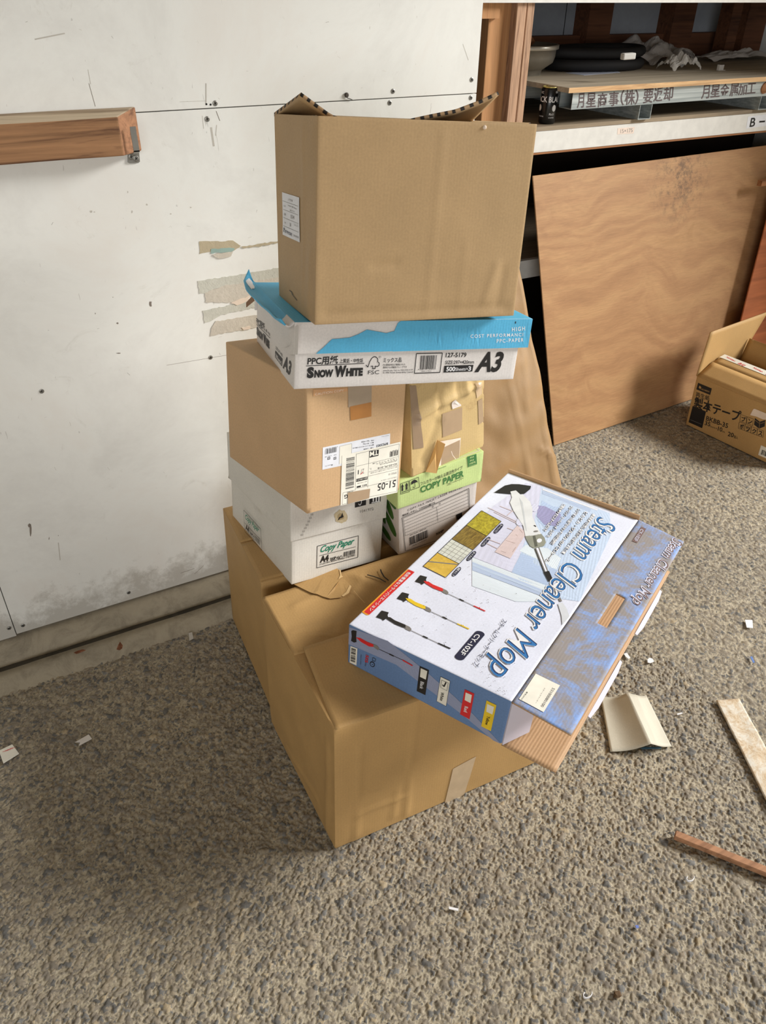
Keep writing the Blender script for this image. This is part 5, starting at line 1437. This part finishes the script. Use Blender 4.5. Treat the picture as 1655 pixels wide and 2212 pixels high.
pr.text('SIS', (265, 1000), (252, 1085), (296, 1015), M_red, .02, lv=2); pr.text('株式会社', (258, 1080), (250, 1130), (272, 1085), M_black, lv=2); pr.text('MADE IN CHINA', (205, 1000), (200, 1110), (215, 1004), M_black, lv=2)
pr.lines([(340, 1035), (372, 1050), (365, 1080), (335, 1068)], .0009, M_black, 2, closed=True)
pr.ellipse((335, 1110), (362, 1122), (340, 1082), M_black, 2); pr.ellipse((335, 1110), (354, 1118), (339, 1090), M_sideblue, 3); pr.text('R', (328, 1105), (326, 1120), (344, 1108), M_black, lv=4)
pr.done(label='printed red mop, barcode and recycling marks')
# end flaps
h0, h1 = Mb.c[5], Mb.c[7]          # hinge of the top flap: near, far
nt_ = Mb.q['top'].n
ax = (h1-h0).normalized(); out = ax.cross(nt_).normalized()
nf = (nt_*math.cos(.10)+out*math.sin(.10))     # the flap droops a little
o0, o1 = onplane(1234, 1588, h0, nf), onplane(1478, 1170, h0, nf)
fq = Quad(h0, o0, o1, h1)
a_, b_, c2, d_ = [fq.inv(zA(*p)) for p in ((1208, 735), (1255, 757), (1300, 600), (1338, 620))]
hole = ((a_[0]+c2[0])/2, (b_[0]+d_[0])/2, (a_[1]+b_[1])/2, (c2[1]+d_[1])/2)
o, fq = flap('end_flap', h0, o0, o1, h1, [M_flapblue, M_kraft_in], mb, dents(103, .0015, 7), .003, .006, hole=hole, label='dusty blue end flap with hand hole')
o.modifiers['solid'].material_offset_rim = 1; o.modifiers['solid'].material_offset = 1; efl = o
pr = Print(fq, efl, 'flap_label', base=zD, lift=.0010)
pr.rect([(1080, 622), (1230, 395), (1447, 500), (1300, 742)], M_label, 0, 3)
pr.text('53100080100', (1380, 520), (1272, 690), (1404, 530), M_grey, .02, lv=1); pr.text('スチームクリーナー', (1308, 520), (1225, 660), (1318, 525), M_grey, lv=1); pr.text('青色3010', (1150, 555), (1098, 625), (1162, 562), M_black, lv=1)
pr.done(label='dirty white label numbered 53100080100')
M_faint = plain('worn_white_print', S(206, 208, 226), .6); M_rust = plain('worn_brown_print', S(120, 96, 92), .6)
pr = Print(fq, efl, 'flap_title', base=zI, lift=.0009)
pr.text('Steam Cleaner Mop', (1455, 1162), (1364, 1302), (1476, 1172), M_faint, .05, .3)
pr.text('Steam Cleaner Mop', (1455, 1162), (1364, 1302), (1476, 1172), M_rust, .0, .3, lv=2, off=(.0008, 0))
pr.poly([(1386, 1138), (1396, 1143), (1376, 1174), (1365, 1170)], M_rust, 0); pr.text('CY-102F', (1384, 1143), (1369, 1168), (1391, 1146), M_faint, .01, lv=2)
pr.done(label='worn title print')
g0, g1 = Mb.c[1], Mb.c[3]
nb = (Mb.q['top'].n*math.cos(.06)+out*math.sin(.06))
l0 = onplane(1201, 1668, g0, nb); L_ = (l0-g0); l1 = g1+L_*1.0
o, lq = flap('lower_end_flap', g0, l0, l1, g1, [M_kraft_in], mb, dents(104, .001, 6), .003, .01, label='brown corrugated lower end flap')
# two white tuck tabs standing on the lower flap's outer edge
for k0, k1 in ((.22, .48), (.62, .88)):
    a, b = l0.lerp(l1, k0), l0.lerp(l1, k1); m0, m1 = l0.lerp(l1, k0+.05), l0.lerp(l1, k1-.05)
    u_ = out*.0085-nt_*.004
    bm = bmesh.new(); bm.faces.new([bm.verts.new(v) for v in (a, b, b+u_*.6, m1+u_, m0+u_, a+u_*.6)])
    o = mesh_obj('tuck_tab', bm, M_lavend, mb); solid(o, .002, 0)
# inward dust flap by the near corner, and the brown lip along the back
bm = bmesh.new(); n_in = (g1-g0).normalized()*.05+out*.028
bm.faces.new([bm.verts.new(v) for v in (g0+out*.001, h0+out*.001-nt_*.004, h0+n_in-nt_*.006, g0+n_in+nt_*.004)]); o = mesh_obj('dust_flap', bm, M_lavend, mb); solid(o, .002, 0)
bk0, bk1 = Mb.c[6], Mb.c[7]; nbk = Mb.q['back'].n
bm = bmesh.new(); hexa_bm(bm, [bk0+nbk*.0005-nt_*.08, bk1+nbk*.0005-nt_*.08, bk0+nbk*.0045-nt_*.08, bk1+nbk*.0045-nt_*.08, bk0+nbk*.0005+nt_*.008, bk1+nbk*.0005+nt_*.010, bk0+nbk*.0045+nt_*.008, bk1+nbk*.0045+nt_*.010])
mesh_obj('side_lip', bm, M_kraft_in, mb)

# binding tape carton on the right ------------------------------------------
p0, p1 = onz(1481.5, 917), onz(1655, 1000)
dxx = (p1-p0).normalized(); dyy = Vector((-dxx.y, dxx.x, 0)); Wd, Dp = .40, .27
hz = onx(1503, 813, p0.x)
# height from the vertical through the near corner
best = min((abs(proj(p0+Vector((0, 0, h)))[1]-813), h) for h in [i*.002 for i in range(40, 130)])[1]
lean = onplane(1503, 813, p0+Vector((0, 0, best)), (0, 0, 1))-(p0+Vector((0, 0, best)))
top = Vector((0, 0, best))+lean*.6
P0 = p0+Vector((0, 0, .001))
cB = [P0, P0+dxx*Wd, P0+dyy*Dp, P0+dxx*Wd+dyy*Dp]; cB = cB+[v+top for v in cB]
kb = empty('binding_tape_carton', cB[0], 'open kraft carton with Japanese printing beside the leaning plywood', 'cardboard box')
KB = Box(cB, {'front': dents(111, .0015, 5)})
KB.build('carton_body', M_kraft_B, kb, faces=('front', 'left', 'right', 'back', 'bottom'), cell=.015, thick=.004)
zK = Z(1480, 680, 6.509)
pr = Print(KB.q['front'], kb, 'carton_print', base=zK)
pr.rect([(160, 1048), (185, 955), (380, 1035), (355, 1128)], M_black, 0, 1); pr.text('NICHIBAN', (228, 1052), (342, 1090), (232, 1032), M_kraft_B, .01, lv=2); pr.poly([(195, 1022), (208, 995), (232, 1020), (215, 1045)], M_kraft_B, 2)
pr.text('再生紙', (150, 1145), (345, 1205), (156, 1080), M_black, .01)
pr.text('製本テープ', (118, 1290), (770, 1500), (140, 1150), M_black, .018); pr.text('製本テープ', (118, 1290), (770, 1500), (140, 1150), M_black, .018, lv=2, off=(.0008, .0006))
pr.rect([(50, 1510), (108, 1280), (295, 1360), (240, 1595)], M_black, 0, 1); pr.line((75, 1475), (232, 1540), .001, M_grey, 2)
pr.text('BKBB-35', (292, 1480), (600, 1595), (305, 1418), M_black, .015)
pr.text('35', (272, 1545), (350, 1572), (285, 1490), M_black, .015); pr.text('mm×', (355, 1580), (450, 1612), (358, 1560), M_black); pr.text('10', (460, 1625), (520, 1645), (470, 1568), M_black, .015); pr.text('m', (528, 1650), (560, 1662), (530, 1632), M_black)
pr.text('20', (600, 1700), (680, 1725), (612, 1640), M_black, .015); pr.text('個入', (685, 1728), (745, 1750), (690, 1690), M_black)
for i, ch in enumerate('ブン'):
    x, y = 785+i*92, 1400+i*32; pr.lines([(x, y), (x+85, y+30), (x+78, y+125), (x-10, y+95)], .0012, M_black, 2, closed=True); pr.text(ch, (x+6, y+88), (x+66, y+108), (x+14, y+22), M_black, .03, lv=1)
for i, ch in enumerate('ボックス'):
    x, y = 765+i*86, 1505+i*33; pr.lines([(x, y), (x+82, y+30), (x+74, y+120), (x-12, y+90)], .0012, M_black, 2, closed=True); pr.text(ch, (x+4, y+84), (x+62, y+104), (x+12, y+20), M_black, .03, lv=1)
pr.poly([(985, 1450), (1050, 1500), (1040, 1600), (972, 1545)], M_black, 0); pr.poly([(1055, 1502), (1130, 1480), (1120, 1570), (1045, 1600)], M_black, 0)
pr.line((985, 1480), (1045, 1525), .001, M_kraft_B, 2); pr.line((1060, 1530), (1125, 1510), .001, M_kraft_B, 2)
pr.rect([(1030, 1970), (1070, 1835), (1250, 1915), (1215, 2050)], M_label, 0, 1); pr.bars([(1065, 1960), (1230, 2030), (1250, 1960), (1085, 1895)], 16, M_black, 2)
pr.done(label='black Japanese print reading binding tape BKBB-35')
pr = Print(KB.q['front'], kb, 'tape_scrap', base=zK, lift=.0014)
pr.poly([(920, 1408), (945, 1360), (965, 1325), (985, 1320), (1200, 1410), (1190, 1480), (1100, 1470), (1010, 1430)], M_torn, 0); pr.done()
fn = KB.q['front'].n; tz = Vector((0, 0, 1))
# front flap: folded up and back, bent along its middle
A0, A1 = cB[4]+Vector((0, 0, .002)), cB[5]+Vector((0, 0, .002))
m0, m1 = A0+dyy*.075+tz*.040+dxx*.004, A1+dyy*.075+tz*.040
e0, e1 = A0+dyy*.135+tz*.056+dxx*.012, A1+dyy*.135+tz*.056
flap('front_flap', A0, A1, m1, m0, M_kraft_B, kb, None, .004, .02)
o_, fq2 = flap('front_flap_tip', m0, m1, e1, e0, M_kraft_B, kb, None, .004, .02)
pr = Print(fq2, o_, 'printed_tape', lift=.0012); pr.z = zI
T0 = fq2.H; st0 = 1-.024/T0
NN = 8
for i in range(NN):
    a, b = -.01+i/NN*1.0, -.01+(i+1)/NN*1.0
    pr._face([(a, st0), (b, st0), (b, 1.03), (a, 1.03)], M_label, 0)
for i, (s_, w_) in enumerate((('Nichiban', .045), ('品切', .03), ('Nichiban', .045), ('品切', .03), ('Nichiban', .045))):
    vs, fs = text_mesh(s_, .02); x0 = min(v[0] for v in vs); x1 = max(v[0] for v in vs); hh = max(v[1] for v in vs)
    k_ = w_/(x1-x0); ba = .014+i*.058; bb = T0*st0+(.012 if i % 2 == 0 else .004)
    bv = []
    for x, y in vs:
        X_, Y_ = (x-x0)*k_, y*k_*.9
        bv.append(pr.vert((ba+X_*.92+Y_*.2)/fq2.W, (bb+Y_*.9-X_*.1)/T0, pr.lift+.0004))
    for f in fs:
        try: fc = pr.bm.faces.new([bv[j] for j in f]); fc.material_index = pr.mi(M_red)
        except ValueError: pass
pr.done(label='white tape with red print')
# left side flap standing up and outward; back flap; inner divider
hA, hB = cB[4], cB[6]
q1, q2 = onplane(1536, 718, hA-dxx*.01, dxx), hB
eA = onplane(1536, 718, hA+dyy*.05-dxx*.012, dxx); eB = hB+Vector((0, 0, eA.z-hB.z+.005))-dxx*.012+dyy*.13
flap('side_flap', hA, hB, eB, eA, M_kraft_B, kb, None, .004, .02)
flap('back_flap', hB, cB[7], cB[7]+tz*.085+dyy*.03, hB+tz*.085+dyy*.03, M_kraft_B, kb, None, .004, .02)
flap('divider', P0+dxx*.16+dyy*.01+tz*.003, P0+dxx*.16+dyy*(Dp-.01)+tz*.003, P0+dxx*.16+dyy*(Dp-.01)+tz*(best+.015), P0+dxx*.16+dyy*.01+tz*(best-.015), M_kraft_B, kb, None, .004, .02)

# ------------------------------------------------------------------ on the wall
YB = YW-.0497
bt, bb_ = ony(0, 265, YB).z, ony(0, 357, YB).z; xr = ony(262, 300, YB).x; xw = ony(303, 300, YW).x
tb_ = empty('timber_beam', (-.4, YB, bb_), 'rough brown timber beam held against the white wall', 'timber beam')
bm = bmesh.new(); N = 40; rows = []
for i in range(N+1):
    x = -1.2+(xr+1.2)*i/N; row = []
    for j, (y, z, xo) in enumerate(((YB, bb_, 0), (YB, bt, 0), (YW-.0005, bt+.010, 1), (YW-.0005, bb_, 1))):
        xx = x + (xw-xr)*xo*(i/N)
        row.append(bm.verts.new((xx, y+noise.noise(Vector((x*5, j, 0)))*.0025*(j < 2), z+noise.noise(Vector((x*4, j*5, 2)))*.004-(.002 if j else 0)*(i/N))))
    rows.append(row)
for a, b in zip(rows, rows[1:]):
    for k_ in range(4):
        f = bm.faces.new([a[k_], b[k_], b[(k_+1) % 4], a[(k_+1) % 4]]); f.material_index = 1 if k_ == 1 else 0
f = bm.faces.new(rows[-1]); f.material_index = 2; bm.faces.new(rows[0][::-1])
bmesh.ops.recalc_face_normals(bm, faces=bm.faces)
M_endgrain = wood('rough_sawn_end', S(168, 122, 90), S(92, 60, 46), 1.2, 1)
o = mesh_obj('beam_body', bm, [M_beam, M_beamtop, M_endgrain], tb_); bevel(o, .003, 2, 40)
hk = empty('metal_hook', (xw, YW, bb_-.02), 'grey metal latch hook screwed to the wall under the beam end', 'hook')
bm = bmesh.new(); yk = YB-.004
K = lambda u, v, y=yk: ony(u, v, y)
zk = Z(0, 180, 2.669)
pts = [K(*zk(766, 250)), K(*zk(770, 285)), K(*zk(780, 340)), K(*zk(789, 395)), ony(*zk(785, 405), YB+.012), ony(*zk(770, 415), YW-.004)]
for a, b in zip(pts, pts[1:]):
    d = (b-a); wv = Vector((.0055, 0, 0)); t_ = Vector((0, .0022, 0)) if abs(d.y) < .01 else Vector((0, 0, .0022))
    hexa_bm(bm, [a-wv, a+wv, a-wv+t_, a+wv+t_, b-wv, b+wv, b-wv+t_, b+wv+t_])
mesh_obj('hook_bar', bm, M_steel, hk)
bm = bmesh.new(); cpt = [ony(*zk(*p), YW) for p in ((735, 455), (735, 400), (800, 400), (805, 450), (795, 458), (745, 460))]
f = bm.faces.new([bm.verts.new(v+Vector((0, -.0005, 0))) for v in cpt]); ex = bmesh.ops.extrude_face_region(bm, geom=[f])
for v in ex['geom']:
    if isinstance(v, bmesh.types.BMVert): v.co.y -= .0025
bmesh.ops.recalc_face_normals(bm, faces=bm.faces); plate = mesh_obj('mounting_plate', bm, M_steel, hk)
for pxx in ((756, 422), (784, 432)):
    p = ony(*zk(*pxx), YW); s_ = screw(p.x, YW-.0031, p.z, plate, .0046)
# nail with a bit of wire
p = ony(748, 205, YW); nl = bmesh.new()
lathe(nl, [(.0045, 0), (.005, .003), (.003, .0045)], 14, Matrix.Translation((p.x, YW, p.z)) @ Matrix.Rotation(math.pi/2, 4, 'X'))
z7 = Z(580, 190, 5.172)
tube(nl, [ony(*z7(*q_), YW-.003) for q_ in ((868, 85), (872, 102), (890, 116), (915, 122), (938, 135))], .0010, 6)
o = mesh_obj('bent_nail', nl, plain('dark_iron', S(84, 78, 72), .6, .6)); thing(o, 'bent rusty nail with a curl of wire in the white wall', 'nail')
# torn tape remnants
M_rem = mat_concrete('paper_tape_remnant', S(206, 198, 184), .9); M_rem2 = mat_concrete('greenish_tape_remnant', S(203, 202, 190), .88); M_glue = mat_concrete('old_glue', S(186, 173, 146), .85); M_tealr = plain('teal_backing', S(150, 176, 168), .7)
def remnant(polys, label):
    r0 = random.Random(len(label)); bm = bmesh.new(); mats = []
    for k_, (pts, m_, th) in enumerate(polys):
        P_2 = []
        for a, b in zip(pts, pts[1:]+pts[:1]):
            n = max(1, int(math.hypot(b[0]-a[0], b[1]-a[1])/14))
            for i in range(n): P_2.append((a[0]+(b[0]-a[0])*i/n+r0.uniform(-3, 3), a[1]+(b[1]-a[1])*i/n+r0.uniform(-3.5, 3.5)))
        if m_ not in mats: mats.append(m_)
        f = bm.faces.new([bm.verts.new(ony(*zk(*p_), YW)+Vector((0, -.0003-.0004*k_, 0))) for p_ in P_2]); f.material_index = mats.index(m_)
        ex = bmesh.ops.extrude_face_region(bm, geom=[f])
        for v in ex['geom']:
            if isinstance(v, bmesh.types.BMVert): v.co.y -= th
            elif isinstance(v, bmesh.types.BMFace): v.material_index = mats.index(m_)
    bmesh.ops.recalc_face_normals(bm, faces=bm.faces)
    o = mesh_obj('tape_remnant', bm, mats); thing(o, label, 'tape remnant', 'torn tape remnants on the white wall'); return o
remnant([([(1150, 912), (1345, 908), (1390, 940), (1350, 962), (1240, 960), (1150, 985)], M_glue, .0004), ([(1215, 955), (1352, 948), (1345, 970), (1215, 978)], M_tealr, .0008), ([(1225, 985), (1345, 965), (1330, 998), (1262, 1012)], M_rem, .0012), ([(1390, 940), (1500, 925), (1640, 900), (1640, 912), (1500, 938), (1400, 950)], M_glue, .0003)], 'brown glue streak with a teal and cream tape scrap, topmost remnant on the wall')
remnant([([(1140, 1140), (1410, 1097), (1650, 1055), (1650, 1110), (1420, 1155), (1250, 1180), (1200, 1205), (1148, 1212)], M_rem2, .0008)], 'long greenish tape strip on the wall level with the blue lid wing')
remnant([([(1180, 1205), (1300, 1165), (1650, 1110), (1650, 1190), (1450, 1225), (1370, 1262), (1185, 1262)], M_rem, .0010), ([(1330, 1262), (1440, 1225), (1430, 1252), (1365, 1278)], M_torn, .0016)], 'wide torn cream tape strip just under the greenish strip on the wall')
remnant([([(1168, 1312), (1452, 1250), (1650, 1222), (1650, 1262), (1465, 1292), (1260, 1340), (1215, 1372), (1180, 1385)], M_rem2, .0008)], 'thin grey tape strip, second from the bottom of the wall remnants')
remnant([([(1240, 1372), (1465, 1336), (1650, 1310), (1650, 1380), (1460, 1412), (1300, 1438), (1212, 1457), (1215, 1410)], M_rem, .0010), ([(1390, 1410), (1440, 1400), (1440, 1416), (1400, 1422)], M_torn, .0016)], 'lowest torn cream tape strip on the wall, above the tan carton')

# ------------------------------------------------------------------ litter on the floor
def patch(name, pts, mat, label, cat, th=.0006, z=.0012, group=None, zfun=None):
    bm = bmesh.new(); vs = []
    for k_, p_ in enumerate(pts):
        g_ = onz(*p_, z); vs.append(bm.verts.new(g_))
    f = bm.faces.new(vs); ex = bmesh.ops.extrude_face_region(bm, geom=[f])
    for v in ex['geom']:
        if isinstance(v, bmesh.types.BMVert): v.co.z += th
    bmesh.ops.recalc_face_normals(bm, faces=bm.faces)
    o = mesh_obj(name, bm, mat); thing(o, label, cat, group); return o
zF = Z(0, 1080, 2.669); zH = Z(1200, 1380, 3.637); zE = Z(860, 1850, 2.758)
Fz = lambda z_, pts: [z_(*p_) for p_ in pts]
M_scrap = plain('scrap_paper', S(222, 216, 210), .6)
o = patch('paper_scrap', Fz(zF, [(432, 1398), (512, 1352), (530, 1378), (455, 1418), (462, 1398)]), M_scrap, 'small notched white paper strip on the shaded floor', 'paper scrap')
o = patch('candy_wrapper', Fz(zF, [(-5, 1450), (72, 1414), (110, 1464), (20, 1520)]), M_label, 'crumpled cream wrapper with red marks at the left edge of the floor', 'wrapper', .003)
pq_ = Quad(onz(*zF(20, 1520), .0046), onz(*zF(110, 1464), .0046), onz(*zF(72, 1414), .0046), onz(*zF(-5, 1450), .0046))
pr = Print(pq_, o, 'wrapper_print', base=zF, lift=.0002)
for i in range(4): pr.line((15+i*14, 1452-i*6), (48+i*14, 1436-i*6+8), .0009, M_red)
pr.done(); 
patch('film_scrap', Fz(zF, [(1088, 768), (1108, 762), (1116, 800), (1092, 812)]), M_film2, 'small clear film scrap lying by the wall sill', 'film scrap')
M_leafd = plain('dry_leaf', S(134, 84, 56), .8)
def leafy(pts, label):
    bm = bmesh.new(); cc = [sum(p_[k_] for p_ in pts)/len(pts) for k_ in (0, 1)]
    c0 = bm.verts.new(onz(*zF(*cc), .026)); vs = [bm.verts.new(onz(*zF(*p_), .024+.006*(i % 2))) for i, p_ in enumerate(pts)]
    for a, b in zip(vs, vs[1:]+vs[:1]): bm.faces.new([c0, a, b])
    o = mesh_obj('dry_leaf', bm, M_leafd); solid(o, .0008, 0); thing(o, label, 'leaf')
leafy([(425, 880), (450, 868), (478, 862), (495, 866), (470, 878), (440, 888)], 'flat brown dry leaf on the sill, left one')
leafy([(672, 862), (682, 835), (692, 818), (708, 838), (705, 855), (690, 866)], 'upright brown dry leaf on the sill, right one')
for name, z_, pts, m_, lab in (
    ('paper_scrap', zH, [(537, 118), (562, 112), (588, 150), (575, 160), (550, 140)], M_white, 'small white scrap right beside the mop box flap'),
    ('paper_scrap', zH, [(722, 165), (740, 150), (762, 158), (775, 180), (745, 192), (725, 188)], M_white, 'small white heart-shaped scrap above the folded grey card'),
    ('paper_scrap', Z(1140, 540, 3.213), [(1508, 2568), (1560, 2570), (1564, 2626), (1520, 2622)], M_white, 'white square scrap near the right edge, level with the mop box flap'),
    ('paper_scrap', zH, [(955, 590), (995, 580), (998, 588), (958, 600)], M_white, 'tiny white sliver between the grey card and the plaster strip'),
    ('paper_scrap', zE, [(303, 300), (360, 312), (358, 326), (303, 314)], M_white, 'short white sliver on the gravelly floor below the cartons'),
    ('blue_scrap', zH, [(1530, 142), (1545, 140), (1566, 186), (1552, 190)], plain('blue_plastic', S(104, 134, 196), .4), 'blue plastic sliver near the right edge'),
    ('blue_scrap', zE, [(1412, 412), (1430, 410), (1436, 426), (1420, 430)], plain('blue_plastic_bit', S(110, 130, 200), .4), 'tiny blue scrap on the floor below the wooden stick')):
    patch(name, Fz(z_, pts), m_, lab, 'scrap', .0012, .0016)
def curl(z_, x, y, s_, label):
    bm = bmesh.new(); pts = []
    c0 = onz(*z_(x, y), .0036)
    for i in range(9):
        a = 1.9+i/8*4.2; pts.append(c0+Vector((math.cos(a)*s_, math.sin(a)*s_*.55, 0)))
    for a, b in zip(pts, pts[1:]):
        bar(bm, a, b, .0012, .005)
    bm2 = o = mesh_obj('plastic_ring', bm, M_white); thing(o, label, 'plastic ring')
curl(zH, 1060, 1882, .009, 'curled white plastic ring below the wooden stick')
curl(zE, 1130, 822, .009, 'curled white plastic ring near the bottom edge')
bm = bmesh.new(); p = onz(*zE(1308, 822), .002); bmesh.ops.create_icosphere(bm, subdivisions=2, radius=1, matrix=Matrix.Translation(p) @ Matrix.Diagonal((.008, .006, .004, 1)))
for v in bm.verts: v.co += (v.co-p)*noise.noise(v.co*300)*.5
o = mesh_obj('clay_lump', bm, plain('dark_clay', S(96, 74, 50), .9)); thing(o, 'small dark brown lump of dirt near the bottom edge', 'dirt lump')

# folded grey card: two leaves meeting in a raised ridge
C1, C2, C3, C4 = [onz(*zH(*p_), .002) for p_ in ((315, 530), (432, 886), (912, 845), (712, 442))]
C1 = onz(*zH(318, 525), .004); CT = onz(*zH(355, 452), .004)
zr_ = .034
R1_, R2_ = onz(*zH(570, 425), zr_), onz(*zH(752, 825), zr_)
R1b, R2b = onz(*zH(640, 442), .026), onz(*zH(800, 838), .022)
bm = bmesh.new(); uvl = bm.loops.layers.uv.new('UVMap')
n = 14
def strip(a0, a1, b0, b1, bulge):
    V = []
    for j in range(n+1):
        row = []
        for i in range(n+1):
            s_, t_ = i/n, j/n
            p_ = a0.lerp(a1, t_).lerp(b0.lerp(b1, t_), s_); p_ = p_+Vector((0, 0, bulge*math.sin(s_*math.pi)))
            row.append(bm.verts.new(p_))
        V.append(row)
    for j in range(n):
        for i in range(n):
            f = bm.faces.new([V[j][i], V[j][i+1], V[j+1][i+1], V[j+1][i]]); f.smooth = True
            for l, (a, b) in zip(f.loops, ((i, j), (i+1, j), (i+1, j+1), (i, j+1))): l[uvl].uv = (a*.01, b*.014)
strip(CT, C2, R1_, R2_, -.008); strip(R1_, R2_, R1b, R2b, 0); strip(R1b, R2b, C4, C3, -.003)
bmesh.ops.remove_doubles(bm, verts=bm.verts, dist=.0004)
M_chip = card('grey_chipboard', S(206, 200, 182), stripes=0, flute=.02)
o = mesh_obj('folded_card', bm, M_chip); solid(o, .0009, 0); thing(o, 'grey folded card with a raised ridge lying on the floor below the mop box flap', 'card')
bm = bmesh.new(); pts = [onz(*zH(*p_), .006) for p_ in ((670, 858), (700, 850), (830, 850), (830, 862), (690, 866))]; bm.faces.new([bm.verts.new(p_) for p_ in pts])
o2 = mesh_obj('blue_underside', bm, plain('blue_print_underside', S(70, 110, 134), .5), o); solid(o2, .001, 0)

# plaster strip
P4 = [onz(*zH(*p_), .002) for p_ in ((1262, 490), (1440, 478))]
far = [onz(1720, 1780, .002), onz(1672, 1786, .002)]
P4 = [onz(*zH(1262, 490), .002), onz(*zH(1440, 478), .002), onz(1700, 1700, .002), onz(1690, 1800, .002)]
pq2 = Quad(P4[3], P4[2], P4[1], P4[0], bumpf=dents(5, .0015, 20), edge=False)
def mat_plaster():
    m, nt, b = new_mat('torn_plaster_paper'); v = mapping(nt, 'Object'); n_ = noise_n(nt, v, 34, 10, .8, .5)
    r_ = ramp(nt, n_, [(.32, S(172, 136, 100)), (.45, S(214, 192, 160)), (.58, S(232, 226, 212)), (.75, S(206, 196, 178))])
    nt.links.new(r_.outputs[0], b.inputs['Base Color']); b.inputs['Roughness'].default_value = .8; bump(nt, b, n_, .8, .003); return m
bm = bmesh.new(); uvl = bm.loops.layers.uv.new('UVMap'); grid_face(bm, pq2, .006, uvl); o = mesh_obj('board_offcut', bm, mat_plaster()); solid(o, .004, 1); thing(o, 'long cream and brown torn board strip at the right edge of the floor', 'board strip')

# wooden stick
s0 = onz(*zH(938, 1540), .009); s1 = onz(1668, 1888, .009); sd = (s1-s0).normalized()
bm = bmesh.new(); bar(bm, s0, s0+sd*.34, .016, .013)
M_stick = wood('cedar_stick', S(168, 124, 92), S(132, 94, 68), 1.4, 0)
o = mesh_obj('wooden_stick', bm, M_stick); bevel(o, .0012, 1); thing(o, 'square brown wooden stick on the floor at the right edge', 'stick')
